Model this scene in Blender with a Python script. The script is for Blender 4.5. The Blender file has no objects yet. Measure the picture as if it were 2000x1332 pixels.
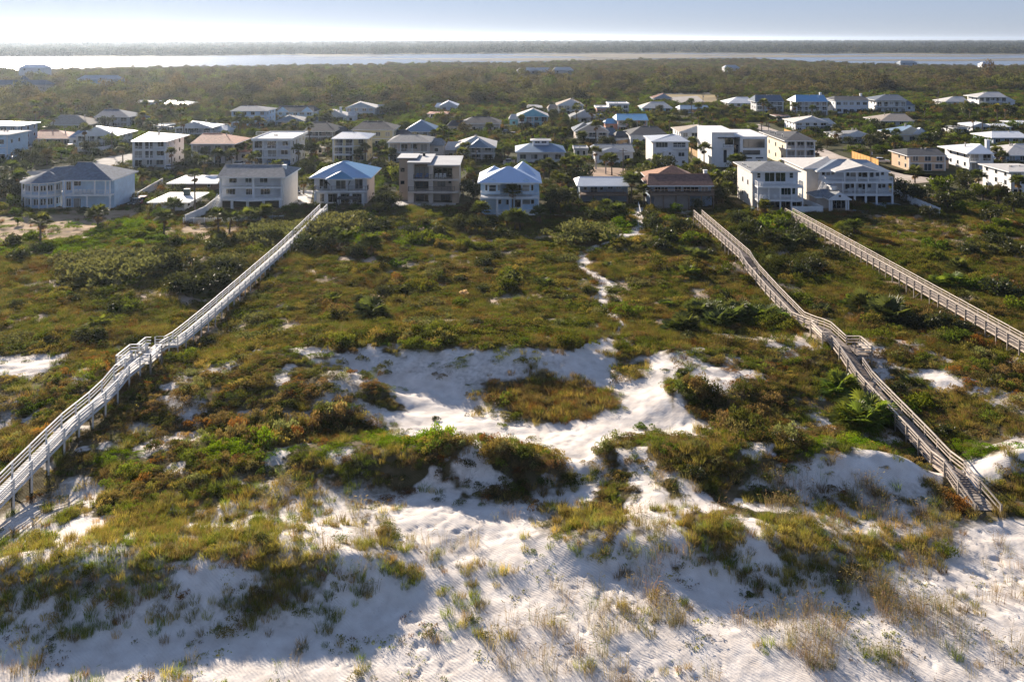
import bpy, bmesh, math, random
import numpy as np
from mathutils import Vector
R = math.radians
random.seed(7)
rng = np.random.default_rng(11)
S = bpy.context.scene
COL = S.collection

# ------------------------------------------------------------------ camera, sky, sun, exposure
F, CU, HV, H = 1750.0, 1000.0, 76.0, 38.0      # focal length in photo pixels, centre column, horizon row, eye height
cam_d = bpy.data.cameras.new('camera')
cam_d.sensor_width = 36.0
cam_d.lens = F / 2000.0 * 36.0
cam_d.shift_y = -(666.0 - HV) / 2000.0
cam_d.clip_start, cam_d.clip_end = 1.0, 60000.0
cam = bpy.data.objects.new('camera', cam_d)
COL.objects.link(cam)
cam.location = (0, 0, H)
cam.rotation_euler = (R(90), 0, 0)
S.camera = cam

SUN_EL, SUN_AZ = R(19.0), R(-29.0)             # azimuth measured from +Y (the view) towards +X
world = bpy.data.worlds.new('World'); S.world = world
world.use_nodes = True
wn = world.node_tree.nodes; wl = world.node_tree.links
bg = wn['Background']
sky = wn.new('ShaderNodeTexSky'); sky.sky_type = 'NISHITA'
sky.sun_disc = False
sky.sun_elevation = SUN_EL
sky.sun_rotation = SUN_AZ
sky.air_density, sky.dust_density, sky.ozone_density, sky.altitude = 0.8, 0.05, 3.0, 0
tintn = wn.new('ShaderNodeMix'); tintn.data_type = 'RGBA'; tintn.blend_type = 'MULTIPLY'; tintn.inputs['Factor'].default_value = 1.0
tintn.inputs['B'].default_value = (0.95, 1.04, 1.36, 1)   # the cool white balance of the photo
gam = wn.new('ShaderNodeGamma'); gam.inputs['Gamma'].default_value = 0.42     # a hazy, evenly pale winter sky
wl.new(sky.outputs[0], gam.inputs[0]); wl.new(gam.outputs[0], tintn.inputs['A']); wl.new(tintn.outputs['Result'], bg.inputs[0])
bg.inputs[1].default_value = 0.095
sun_d = bpy.data.lights.new('sun', 'SUN')
sun_d.energy, sun_d.angle, sun_d.color = 5.0, R(0.55), (1.0, 0.87, 0.72)
sun = bpy.data.objects.new('sun', sun_d); COL.objects.link(sun)
SD = Vector((math.sin(SUN_AZ) * math.cos(SUN_EL), math.cos(SUN_AZ) * math.cos(SUN_EL), math.sin(SUN_EL)))
sun.rotation_euler = SD.to_track_quat('Z', 'Y').to_euler()
vs = S.view_settings
vs.view_transform, vs.look, vs.gamma, vs.exposure, vs.use_curve_mapping = 'Standard', 'None', 1.0, 1.24, False
S.cycles.max_bounces, S.cycles.diffuse_bounces, S.cycles.glossy_bounces = 6, 3, 2
S.cycles.transmission_bounces, S.cycles.volume_bounces, S.cycles.transparent_max_bounces = 3, 0, 4
S.cycles.caustics_reflective = S.cycles.caustics_refractive = False
S.cycles.use_denoising = True

# ------------------------------------------------------------------ noise and terrain
_perm = np.random.default_rng(3).integers(0, 1 << 16, 4096)
def _h(ix, iy, s):
    a = _perm[(ix * 73 + iy * 911 + s * 57) & 4095]
    return _perm[(a + ix * 17 + iy * 131) & 4095] / 65535.0
def vnoise(x, y, s=0):
    x = np.asarray(x, float); y = np.asarray(y, float)
    ix = np.floor(x).astype(np.int64); iy = np.floor(y).astype(np.int64)
    fx = x - ix; fy = y - iy
    fx = fx * fx * (3 - 2 * fx); fy = fy * fy * (3 - 2 * fy)
    a, b, c, d = _h(ix, iy, s), _h(ix + 1, iy, s), _h(ix, iy + 1, s), _h(ix + 1, iy + 1, s)
    return (a + (b - a) * fx) * (1 - fy) + (c + (d - c) * fx) * fy
def fbm(x, y, o=4, s=0):
    t = 0; amp = 0.5; n = 0
    for k in range(o):
        t = t + amp * vnoise(x * 2 ** k + 13.7 * k, y * 2 ** k - 7.1 * k, s + k); n += amp; amp *= 0.5
    return t / n
def sstep(a, b, x):
    t = np.clip((x - a) / (b - a), 0, 1); return t * t * (3 - 2 * t)

def px(u, v, z=0.0):                            # where the sight line of a photo pixel meets height z
    y = F * (H - z) / (v - HV)
    return (u - CU) * y / F, y
CP = [(u, 415, 0.0) for u in range(-300, 2400, 150)] + [(u, 500, 0.35) for u in range(-300, 2400, 150)]
CP += [(u, 590, 0.6) for u in range(-300, 2400, 150)]
CP += [(-250, 655, 1.3), (0, 655, 1.4), (300, 655, 1.7), (600, 655, 2.2), (800, 655, 2.6), (1000, 655, 2.8), (1200, 655, 2.4),
       (1400, 655, 2.1), (1600, 655, 1.6), (1800, 655, 1.3), (2000, 655, 1.1), (2300, 655, 1.0)]
CP += [(590, 690, 2.9), (700, 683, 3.1), (860, 683, 3.25), (1000, 683, 3.25), (1130, 690, 2.9), (1290, 690, 2.9), (1440, 700, 2.8),
       (660, 722, 2.1), (760, 765, 1.0), (900, 768, .9), (1000, 765, 1.0), (1100, 760, 1.1), (800, 800, .9), (900, 820, .9),
       (1050, 790, 1.05), (1150, 800, .95), (1000, 850, .9), (1200, 850, 1.1), (1300, 715, 2.6), (1340, 760, 2.7), (1250, 760, 1.5),
       (1390, 830, 1.8), (1300, 840, 1.2), (1230, 720, 1.4), (1480, 740, 2.6), (1600, 730, 1.7), (1500, 830, 1.9), (1700, 760, 1.0), (1850, 740, 1.8),
       (1900, 820, 1.2), (2000, 760, 1.2), (2200, 800, 1.0),
       (640, 730, 2.6), (740, 755, 2.4), (700, 728, 3.0), (660, 800, 2.0), (785, 800, 1.1), (600, 860, 1.2), (720, 850, 1.0),
       (500, 720, 2.4), (500, 800, 1.5), (400, 850, 1.0), (250, 730, 2.4), (100, 740, 1.8), (0, 715, 2.2), (0, 840, .9), (-250, 760, 1.5),
       (150, 860, .9), (100, 980, .7), (20, 1010, .5), (-200, 980, .7)]
CP += [(480, 885, 1.7), (620, 885, 2.3), (760, 885, 2.9), (900, 885, 3.0), (1030, 888, 2.9), (1100, 905, 1.9), (700, 855, 1.4),
       (900, 852, 1.2), (620, 945, 1.5), (760, 958, 1.0), (900, 962, .9), (1050, 962, .9), (1120, 960, 1.0), (1135, 900, 1.1),
       (1180, 880, 2.2), (1300, 880, 2.7), (1200, 955, 1.5), (1300, 965, 2.0), (1200, 1000, 1.4), (1150, 940, 1.1), (1300, 840, 1.3),
       (1450, 885, 2.9), (1600, 885, 3.0), (1750, 888, 2.5), (1830, 905, 1.2), (1450, 970, 1.3), (1600, 970, 1.0), (1750, 970, .9),
       (1880, 885, 1.9), (1980, 885, 2.2), (1980, 935, 1.0), (2200, 900, 1.8), (2200, 1000, .8),
       (1180, 1045, 2.1), (1300, 1050, 2.4), (1450, 1058, 2.3), (1600, 1080, 1.9), (1680, 1100, 1.1), (1200, 1118, .8), (1350, 1132, .8),
       (1500, 1142, .7), (1620, 1150, .6), (1780, 1050, .9), (1905, 1000, .1), (2000, 1000, .4), (1900, 1100, .25),
       (-250, 1090, 2.4), (0, 1090, 2.5), (150, 1095, 2.7), (350, 1098, 2.75), (550, 1085, 2.65), (700, 1085, 2.6), (760, 1115, 1.5),
       (0, 1030, 1.1), (200, 1020, 1.5), (400, 1020, 1.6), (600, 1010, 1.5), (450, 950, 1.6), (300, 930, 1.2),
       (-250, 1240, .7), (0, 1240, .6), (200, 1240, .55), (400, 1235, .5), (600, 1225, .5), (740, 1185, .6),
       (850, 1000, 1.1), (950, 1060, .9), (1050, 1120, .8), (860, 1150, .75), (1050, 1000, 1.0)]
CP += [(u, 1335, 0.3) for u in range(-300, 2400, 200)] + [(u, 1480, 0.05) for u in range(-400, 2500, 300)]
CP += [(u, 1230, 0.55) for u in range(850, 2300, 150)]
DECK = ((-40.0, 1.5, [(592, 448), (553, 486), (479, 552), (451, 577), (413, 611), (375, 643), (352, 662), (336, 673), (312, 674), (293, 690), (264, 712), (236, 734), (222, 752), (205, 772), (133, 832), (60, 905), (0, 967), (-120, 1085)]),
        (37.6, .95, [(1415, 466), (1455, 502), (1466, 522), (1510, 572), (1559, 624), (1607, 642), (1645, 678), (1682, 732), (1740, 797), (1790, 850), (1840, 905), (1893, 962)]),
        (58.5, 1.3, [(1600, 449), (1680, 494), (1750, 534), (1820, 574), (1900, 619), (2000, 676), (2140, 755)]))
_cx = [px(*c) for c in CP]; _cz = [c[2] for c in CP]
for _x, _d, _p in DECK:                          # the sand lies well below the boardwalk decks
    for u, v in _p: y = F * _x / (u - CU); _cx.append((_x, y)); _cz.append(max(.05, H - (v - HV) * y / F - _d))
_k = [i for i in range(len(_cx)) if i >= len(CP) or min(math.hypot(_cx[i][0] - q[0], _cx[i][1] - q[1]) for q in _cx[len(CP):]) > 2.2]
_cx = np.array([_cx[i] for i in _k]); _cz = np.array([_cz[i] for i in _k])
def _phi(ax, ay):
    d2 = (ax[:, None] - _cx[None, :, 0]) ** 2 + ((ay[:, None] - _cx[None, :, 1]) * 1.7) ** 2
    return np.sqrt(d2 + 0.6)
_A = _phi(_cx[:, 0], _cx[:, 1]); _n = len(_cx)
_M = np.zeros((_n + 1, _n + 1)); _M[:_n, :_n] = _A - 0.02 * np.eye(_n); _M[:_n, -1] = 1; _M[-1, :_n] = 1
_W = np.linalg.solve(_M, np.append(_cz, 0))
BAY0, BAY1 = 1290.0, 2250.0
def base_z(x, y):
    x = np.asarray(x, float).ravel(); y = np.asarray(y, float).ravel()
    z = np.zeros_like(x)
    m = y < 205
    for i in range(0, m.sum(), 20000):
        k = np.flatnonzero(m)[i:i + 20000]
        z[k] = _phi(x[k], y[k]) @ _W[:-1] + _W[-1]
    z = np.clip(z, -0.3, 5) * (1 - sstep(188, 204, y))
    return z
def shore_near(x):                              # where the woods end and the bay begins
    return np.interp(x, [-900, -690, -420, -200, 0, 180, 330, 430, 520, 700, 1100], [980, 1040, 1150, 1300, 1390, 1560, 1640, 1560, 1330, 1220, 1150]) + 110 * (fbm(x / 90.0, x * 0 + 3.3, 3, 40) - 0.5)
def shore_far(x):
    return np.interp(x, [-1400, -1080, -500, 0, 600, 1300, 2000], [1820, 1900, 2150, 2350, 2380, 2300, 2200]) + 160 * (fbm(x / 200.0, x * 0 + 8.1, 3, 44) - 0.5)
def ground_z(x, y, cover=None):
    shp = np.shape(x)
    x = np.asarray(x, float).ravel(); y = np.asarray(y, float).ravel()
    z = base_z(x, y)
    near = 1 - sstep(180, 200, y)
    hum = (fbm(x / 5.0, y / 5.0, 3, 5) - 0.5) * 0.75 + (fbm(x / 1.7, y / 1.7, 2, 9) - 0.5) * 0.22
    z = z + hum * near * (0.25 + 0.75 * sstep(52, 66, y))
    z = z + (fbm(x / 30.0, y / 30.0, 2, 15) - 0.5) * 0.3 * sstep(200, 260, y) * (1 - sstep(500, 600, y)) * 0
    sn, sf = shore_near(x), shore_far(x)
    bay = sstep(sn - 25, sn + 25, y) * (1 - sstep(sf - 25, sf + 25, y))
    z = z - 3.0 * bay
    z = z + sstep(sf, sf + 2500, y) * 3.0
    return z.reshape(shp)
def gz(x, y):
    return float(ground_z(np.array([x]), np.array([y]))[0])
def at(u, v):                                   # pixel -> point of the terrain
    z = 0.0
    for _ in range(12):
        x, y = px(u, v, z); z = 0.5 * z + 0.5 * gz(x, y)
    return Vector((x, y, gz(x, y)))

# plant cover, painted as outlines on the ground; outlines live in fan coordinates (x/y, ln y) so that near ones are finer
def fan(x, y): return np.stack([np.asarray(x) / np.asarray(y), np.log(np.asarray(y))], -1)
def outline(pts): return np.array([fan(*at(u, v)[:2]) for u, v in pts])
def inside_dist(P, Q):                          # signed distance (negative inside) of points Q to polygon P
    n = len(P); d = np.full(len(Q), 1e9); ins = np.zeros(len(Q), bool)
    for i in range(n):
        a, b = P[i], P[(i + 1) % n]; e = b - a; w = Q - a
        t = np.clip((w @ e) / (e @ e + 1e-12), 0, 1)
        d = np.minimum(d, np.hypot(*(w - t[:, None] * e).T))
        c = ((a[1] > Q[:, 1]) != (b[1] > Q[:, 1]))
        xx = a[0] + (Q[:, 1] - a[1]) * (b[0] - a[0]) / (b[1] - a[1] + 1e-12)
        ins ^= c & (Q[:, 0] < xx)
    return np.where(ins, -d, d)
def line_dist(P, Q):
    d = np.full(len(Q), 1e9)
    for a, b in zip(P[:-1], P[1:]):
        e = b - a; w = Q - a; t = np.clip((w @ e) / (e @ e + 1e-12), 0, 1)
        d = np.minimum(d, np.hypot(*(w - t[:, None] * e).T))
    return d
SAND = [  # (outline in photo pixels, cover, softness in pixels)
 ([(-200, 1225), (150, 1225), (330, 1210), (560, 1215), (690, 1175), (760, 1140), (800, 1120), (780, 1050), (720, 1010), (760, 960), (860, 970),
   (960, 975), (1100, 960), (1120, 900), (1160, 930), (1140, 980), (1060, 1010), (1060, 1050), (1180, 1085), (1300, 1090), (1480, 1110), (1640, 1140), (1780, 1110), (1830, 1080),
   (1900, 1010), (2300, 1010), (2300, 1500), (-200, 1500)], .02, 22),
 ([(-200, 1160), (60, 1165), (300, 1180), (560, 1190), (700, 1165), (690, 1195), (560, 1235), (330, 1245), (-200, 1260)], .38, 18),
 ([(440, 930), (560, 925), (700, 935), (790, 960), (800, 1010), (760, 1040), (640, 1020), (560, 1010), (480, 980)], .26, 25),
 ([(500, 1040), (640, 1030), (760, 1035), (740, 1062), (600, 1062), (480, 1060)], .3, 18),
 ([(590, 690), (640, 700), (720, 688), (860, 688), (960, 682), (1130, 688), (1200, 705), (1290, 690), (1322, 740), (1342, 790), (1400, 835),
   (1340, 850), (1240, 850), (1200, 862), (1130, 905), (1085, 905), (1040, 868), (950, 860), (870, 862), (760, 845), (740, 822), (795, 800), (772, 765), (700, 718), (600, 705)], .025, 9),
 ([(690, 690), (860, 690), (1130, 692), (1130, 735), (1000, 748), (860, 740), (740, 725)], .22, 16),
 ([(945, 752), (1010, 738), (1125, 738), (1190, 765), (1185, 800), (1140, 822), (1060, 824), (985, 798)], .9, 9),
 ([(600, 700), (650, 712), (700, 735), (735, 760), (700, 765), (640, 735)], .45, 10), ([(1215, 700), (1262, 712), (1255, 735), (1225, 745)], .6, 10), ([(1180, 760), (1225, 770), (1210, 800), (1175, 795)], .55, 10),
 ([(760, 830), (800, 822), (840, 835), (800, 850)], .6, 8), ([(920, 845), (950, 838), (955, 858), (925, 860)], .8, 5), ([(1285, 735), (1318, 742), (1312, 790), (1285, 770)], .7, 8), ([(500, 905), (640, 900), (740, 915), (700, 930), (520, 925)], .55, 14),
 ([(330, 775), (390, 770), (400, 800), (340, 810)], .4, 12), ([(560, 800), (620, 790), (640, 820), (570, 835)], .4, 12), ([(1400, 690), (1450, 700), (1440, 735), (1405, 720)], .3, 8), ([(1690, 770), (1720, 790), (1700, 810)], .2, 8),
 ([(880, 745), (950, 745), (990, 800), (1040, 830), (1000, 838), (930, 790)], .3, 16),
 ([(-200, 700), (0, 690), (150, 684), (140, 702), (60, 737), (-200, 760)], .1, 10),
 ([(150, 722), (250, 712), (430, 700), (440, 715), (300, 732), (160, 765)], .5, 14),
 ([(-200, 770), (40, 765), (60, 800), (40, 840), (-200, 850)], .4, 16),
 ([(1330, 702), (1430, 735), (1452, 750), (1390, 762), (1345, 740)], .06, 8),
 ([(1465, 656), (1590, 650), (1605, 668), (1500, 682)], .25, 10),
 ([(1545, 770), (1600, 800), (1665, 845), (1640, 852), (1570, 805)], .2, 10),
 ([(1785, 715), (1850, 720), (1885, 745), (1830, 762), (1775, 742)], .12, 10),
 ([(1900, 765), (1960, 775), (2040, 790), (2040, 830), (1960, 800)], .45, 14),
 ([(1480, 908), (1620, 898), (1815, 900), (1840, 940), (1800, 968), (1600, 975), (1450, 968)], .1, 12),
 ([(1560, 965), (1830, 950), (1880, 990), (1840, 1060), (1700, 1060), (1560, 1010)], .28, 22),
 ([(1870, 898), (2100, 890), (2100, 935), (1880, 945)], .12, 10),
 ([(1150, 900), (1250, 915), (1180, 950), (1130, 960)], .35, 14),
 ([(30, 980), (140, 930), (200, 940), (60, 1040), (-60, 1060)], .25, 14),
 ([(800, 790), (950, 800), (1000, 825), (1180, 842), (1260, 850), (1180, 872), (1050, 872), (900, 850), (790, 845)], .03, 8),
 ([(230, 830), (300, 800), (330, 850), (250, 860)], .35, 12),
 ([(-100, 615), (40, 612), (40, 640), (-100, 640)], .4, 12), ([(540, 545), (640, 540), (650, 570), (560, 575)], .55, 10),
 ([(-100, 420), (80, 418), (260, 410), (290, 415), (200, 445), (160, 462), (60, 474), (-100, 478)], .06, 8),
 ([(300, 452), (350, 440), (480, 442), (490, 462), (400, 475), (330, 468)], .12, 8),
 ([(1620, 420), (1850, 422), (1930, 452), (1960, 470), (1880, 492), (1760, 470), (1690, 446)], .30, 10),
 ([(1070, 855), (1160, 855), (1165, 905), (1155, 960), (1130, 1000), (1080, 990), (1108, 940), (1104, 900)], .015, 8),
]
DIRT = [outline(p) for p in ([(-140, 412), (80, 412), (270, 405), (300, 412), (200, 450), (160, 466), (60, 480), (-140, 484)], [(295, 450), (350, 436), (490, 438), (495, 466), (400, 480), (325, 470)], [(1610, 415), (1850, 417), (1950, 450), (1980, 475), (1880, 497), (1750, 476), (1680, 450)])]
SANDP = [(outline(p), c, s / 900.0) for p, c, s in SAND]
TRAIL = outline([(1247, 405), (1250, 445), (1215, 470), (1180, 478), (1145, 495), (1130, 522), (1160, 540), (1188, 553), (1168, 585), (1180, 605), (1205, 625),
                 (1222, 645), (1170, 665), (1140, 690), (1135, 715)])
def cover_at(x, y):
    x = np.asarray(x, float).ravel(); y = np.asarray(y, float).ravel()
    Q = fan(x, y)
    wx = (fbm(x / 3.0, y / 3.0, 4, 21) - 0.5); wy = (fbm(x / 3.0, y / 3.0, 4, 27) - 0.5)
    Q2 = Q + np.stack([wx, wy], -1) * 0.035
    n = fbm(x / 3.5, y / 3.5, 4, 31)
    c = np.full(len(x), .97)
    thin = sstep(.545, .63, n)                     # bare gaps in the scrub
    c = c * (1 - 0.75 * thin * (1 - sstep(66, 70, y) * 0))
    fore = 1 - sstep(66, 82, y)
    c = c * (1 - fore * sstep(.50, .62, n) * 0.75)
    for P, v, s in SANDP:
        d = inside_dist(P, Q2)
        m = 1 - sstep(-s, s, d)
        c = c + (v - c) * m
    sand_tufts = sstep(.60, .72, fbm(x / 2.2 + 50, y / 2.2, 3, 35))
    c = np.maximum(c, 0.20 * sand_tufts * (1 - sstep(60, 72, y)) * sstep(50, 54, y))
    tl = line_dist(TRAIL, Q + np.stack([wx, wy], -1) * 0.008)
    wid = 0.0066 + 0.0085 * (1 - sstep(96, 108, y))
    c = c * sstep(wid * 0.6, wid * 1.5, tl)
    return c
# ------------------------------------------------------------------ materials
_mats = {}
def mat(name, col, rough=0.8, var=0.12, scale=3.0, bump=0.0, bscale=20.0, seam=None, metal=0.0, spec=0.3, col2=None):
    if name in _mats: return _mats[name]
    m = bpy.data.materials.new(name); m.use_nodes = True
    n, l = m.node_tree.nodes, m.node_tree.links
    b = n['Principled BSDF']; b.inputs['Roughness'].default_value = rough; b.inputs['Metallic'].default_value = metal
    b.inputs['Specular IOR Level'].default_value = spec
    tc = n.new('ShaderNodeTexCoord')
    no = n.new('ShaderNodeTexNoise'); no.inputs['Scale'].default_value = scale; no.inputs['Detail'].default_value = 5
    l.new(tc.outputs['Object'], no.inputs['Vector'])
    mx = n.new('ShaderNodeMix'); mx.data_type = 'RGBA'
    c1 = [max(0, c * (1 - var)) for c in col] + [1]; c2 = list(col2) + [1] if col2 else [min(1, c * (1 + var)) for c in col] + [1]
    mx.inputs['A'].default_value = c1; mx.inputs['B'].default_value = c2
    rp = n.new('ShaderNodeValToRGB'); rp.color_ramp.elements[0].position = .35; rp.color_ramp.elements[1].position = .65
    l.new(no.outputs['Fac'], rp.inputs[0]); l.new(rp.outputs[0], mx.inputs['Factor']); l.new(mx.outputs['Result'], b.inputs['Base Color'])
    src = None
    if seam:
        wv = n.new('ShaderNodeTexWave'); wv.bands_direction = seam[0]; wv.inputs['Scale'].default_value = seam[1]
        wv.wave_profile = 'SAW' if seam[0] == 'Z' else 'SIN'
        l.new(tc.outputs['Object'], wv.inputs['Vector']); src = wv.outputs['Fac']; bump = seam[2]
        if len(seam) > 3:                         # visible battens of another shade
            mx2 = n.new('ShaderNodeMix'); mx2.data_type = 'RGBA'
            r2 = n.new('ShaderNodeValToRGB'); r2.color_ramp.elements[0].position = .62; r2.color_ramp.elements[1].position = .8
            l.new(wv.outputs['Fac'], r2.inputs[0]); l.new(r2.outputs[0], mx2.inputs['Factor'])
            l.new(mx.outputs['Result'], mx2.inputs['A']); mx2.inputs['B'].default_value = [c * seam[3] for c in col] + [1]
            l.new(mx2.outputs['Result'], b.inputs['Base Color'])
    elif bump:
        n2 = n.new('ShaderNodeTexNoise'); n2.inputs['Scale'].default_value = bscale; l.new(tc.outputs['Object'], n2.inputs['Vector']); src = n2.outputs['Fac']
    if src:
        bp = n.new('ShaderNodeBump'); bp.inputs['Strength'].default_value = bump; bp.inputs['Distance'].default_value = 0.05
        l.new(src, bp.inputs['Height']); l.new(bp.outputs[0], b.inputs['Normal'])
    _mats[name] = m
    return m
def leaf_mat(name, col, trans=0.45, vary=0.25, tint=False, gloss=0.0):
    if name in _mats: return _mats[name]
    m = bpy.data.materials.new(name); m.use_nodes = True
    n, l = m.node_tree.nodes, m.node_tree.links
    n.remove(n['Principled BSDF']); out = n['Material Output']
    hs = n.new('ShaderNodeHueSaturation')
    if tint:
        at_ = n.new('ShaderNodeAttribute'); at_.attribute_type = 'INSTANCER'; at_.attribute_name = 'tint'
        l.new(at_.outputs['Color'], hs.inputs['Color'])
    else:
        oi = n.new('ShaderNodeObjectInfo')
        mr = n.new('ShaderNodeMapRange'); l.new(oi.outputs['Random'], mr.inputs[0])
        mr.inputs[3].default_value = 0.5 - 0.10 * vary; mr.inputs[4].default_value = 0.5 + 0.06 * vary
        l.new(mr.outputs[0], hs.inputs['Hue'])
        hs.inputs['Color'].default_value = list(col) + [1]
    ge = n.new('ShaderNodeNewGeometry')
    m2 = n.new('ShaderNodeMapRange'); l.new(ge.outputs['Random Per Island'], m2.inputs[0])
    m2.inputs[3].default_value = 1 - vary; m2.inputs[4].default_value = 1 + vary
    l.new(m2.outputs[0], hs.inputs['Value'])
    d = n.new('ShaderNodeBsdfDiffuse'); t = n.new('ShaderNodeBsdfTranslucent'); a = n.new('ShaderNodeMixShader')
    a.inputs[0].default_value = trans
    gm = n.new('ShaderNodeMix'); gm.data_type = 'RGBA'; gm.blend_type = 'MULTIPLY'; gm.inputs['Factor'].default_value = 1
    l.new(hs.outputs[0], gm.inputs['A']); gm.inputs['B'].default_value = (1.5, 1.45, 0.75, 1)   # light passing through a leaf turns yellow green
    l.new(hs.outputs[0], d.inputs[0]); l.new(gm.outputs['Result'], t.inputs[0])
    l.new(d.outputs[0], a.inputs[1]); l.new(t.outputs[0], a.inputs[2])
    last = a
    if gloss:
        g = n.new('ShaderNodeBsdfGlossy'); g.inputs['Roughness'].default_value = 0.42
        s = n.new('ShaderNodeMixShader'); s.inputs[0].default_value = gloss
        l.new(a.outputs[0], s.inputs[1]); l.new(g.outputs[0], s.inputs[2]); last = s
    l.new(last.outputs[0], out.inputs[0])
    _mats[name] = m
    return m

# ------------------------------------------------------------------ mesh helpers
def mesh_np(name, V, Fq, mats, midx=None, smooth=False):
    V = np.asarray(V, np.float32); me = bpy.data.meshes.new(name)
    Fq = np.asarray(Fq, np.int32); k = Fq.shape[1]
    me.vertices.add(len(V)); me.vertices.foreach_set('co', V.ravel())
    me.loops.add(Fq.size); me.loops.foreach_set('vertex_index', Fq.ravel())
    me.polygons.add(len(Fq)); me.polygons.foreach_set('loop_start', np.arange(len(Fq), dtype=np.int32) * k)
    if midx is not None: me.polygons.foreach_set('material_index', np.asarray(midx, np.int32))
    if smooth: me.polygons.foreach_set('use_smooth', np.ones(len(Fq), bool))
    for m in (mats if isinstance(mats, (list, tuple)) else [mats]): me.materials.append(m)
    me.update(calc_edges=True); me.validate()
    return me
def tag(o, label=None, cat=None, group=None, kind=None):
    if label: o['label'] = label
    if cat: o['category'] = cat
    if group: o['group'] = group
    if kind: o['kind'] = kind
    return o
def link(name, me, parent=None, loc=(0, 0, 0)):
    o = bpy.data.objects.new(name, me); COL.objects.link(o); o.location = loc
    if parent is not None: o.parent = parent
    return o
def empty(name, loc, label=None, cat=None, group=None, rz=0):
    o = bpy.data.objects.new(name, None); COL.objects.link(o); o.location = loc; o.rotation_euler = (0, 0, rz); o.empty_display_size = .3
    return tag(o, label, cat, group)
def dup(root, loc, rz=0, sc=1.0):
    r = root.copy(); COL.objects.link(r); r.location = loc; r.rotation_euler = (0, 0, rz); r.scale = (sc, sc, sc) if np.isscalar(sc) else sc
    for ch in root.children:
        c = ch.copy(); COL.objects.link(c); c.parent = r
        for g in ch.children:
            d = g.copy(); COL.objects.link(d); d.parent = c
    return r
class MB:
    def __init__(s): s.v, s.f, s.m = [], [], []
    def quad(s, a, b, c, d, m=0):
        i = len(s.v); s.v += [a, b, c, d]; s.f.append((i, i + 1, i + 2, i + 3)); s.m.append(m); return s
    def poly(s, pts, m=0):
        i = len(s.v); s.v += list(pts); s.f.append(tuple(range(i, i + len(pts)))); s.m.append(m); return s
    def box(s, x0, y0, z0, x1, y1, z1, m=0):
        if x0 > x1: x0, x1 = x1, x0
        if y0 > y1: y0, y1 = y1, y0
        if z0 > z1: z0, z1 = z1, z0
        i = len(s.v)
        s.v += [(x0, y0, z0), (x1, y0, z0), (x1, y1, z0), (x0, y1, z0), (x0, y0, z1), (x1, y0, z1), (x1, y1, z1), (x0, y1, z1)]
        for q in ((0, 3, 2, 1), (4, 5, 6, 7), (0, 1, 5, 4), (1, 2, 6, 5), (2, 3, 7, 6), (3, 0, 4, 7)):
            s.f.append(tuple(i + k for k in q)); s.m.append(m)
        return s
    def bar(s, a, b, w, h, m=0):                 # bar of width w and height h between two points
        a, b = Vector(a), Vector(b); d = (b - a)
        sd = d.cross(Vector((0, 0, 1)))
        sd = Vector((1, 0, 0)) if sd.length < 1e-5 else sd.normalized()
        up = sd.cross(d).normalized(); sd = sd * w / 2; up = up * h / 2
        i = len(s.v)
        for p in (a, b): s.v += [tuple(p - sd - up), tuple(p + sd - up), tuple(p + sd + up), tuple(p - sd + up)]
        for q in ((0, 1, 2, 3), (7, 6, 5, 4), (0, 4, 5, 1), (1, 5, 6, 2), (2, 6, 7, 3), (3, 7, 4, 0)):
            s.f.append(tuple(i + k for k in q)); s.m.append(m)
        return s
    def tube(s, pts, rad, n=7, m=0):
        i0 = len(s.v); pts = [Vector(p) for p in pts]
        for k, p in enumerate(pts):
            d = (pts[min(k + 1, len(pts) - 1)] - pts[max(k - 1, 0)]).normalized()
            a = d.orthogonal().normalized(); b = d.cross(a)
            for j in range(n):
                t = 2 * math.pi * j / n
                s.v.append(tuple(p + (a * math.cos(t) + b * math.sin(t)) * rad[k]))
        for k in range(len(pts) - 1):
            for j in range(n):
                s.f.append((i0 + k * n + j, i0 + k * n + (j + 1) % n, i0 + (k + 1) * n + (j + 1) % n, i0 + (k + 1) * n + j)); s.m.append(m)
        s.f.append(tuple(i0 + (len(pts) - 1) * n + j for j in range(n))); s.m.append(m)
        return s
    def mesh(s, name, mats, off=(0, 0, 0)):
        me = bpy.data.meshes.new(name)
        me.from_pydata([(x - off[0], y - off[1], z - off[2]) for x, y, z in s.v], [], s.f)
        for m in (mats if isinstance(mats, (list, tuple)) else [mats]): me.materials.append(m)
        me.polygons.foreach_set('material_index', s.m)
        bm = bmesh.new(); bm.from_mesh(me); bmesh.ops.recalc_face_normals(bm, faces=bm.faces); bm.to_mesh(me); bm.free()
        return me
    def obj(s, name, mats, parent=None, loc=None):
        off = tuple(parent.location) if parent is not None and parent.parent is None else (0, 0, 0)
        if parent is not None and parent.parent is not None: off = tuple(parent.parent.location)
        return link(name, s.mesh(name, mats, off), parent)

# ------------------------------------------------------------------ the ground sheet
ys = [47.0]
while ys[-1] < 215: ys.append(ys[-1] * 1.0026)
while ys[-1] < 700: ys.append(ys[-1] * 1.010)
while ys[-1] < 3200: ys.append(ys[-1] * 1.006)
while ys[-1] < 26000: ys.append(ys[-1] * 1.05)
ys = np.array(ys); xs = np.linspace(-0.78, 0.78, 640)
GX = (ys[:, None] * xs[None, :]); GY = np.repeat(ys[:, None], len(xs), 1)
gx, gy = GX.ravel(), GY.ravel()
gc = np.full(len(gx), .97); near = gy < 202
gc[near] = cover_at(gx[near], gy[near])
gh = ground_z(gx, gy)
nsand = 1 - gc
gh += ((fbm(gx / .55, gy / .55, 2, 51) - .5) * .07 - np.clip(vnoise(gx / .42, gy / .55, 54) - .66, 0, 1) * .38 * sstep(.5, .58, fbm(gx / 5, gy / 4, 2, 58))) * nsand * (gy < 110)
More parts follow.
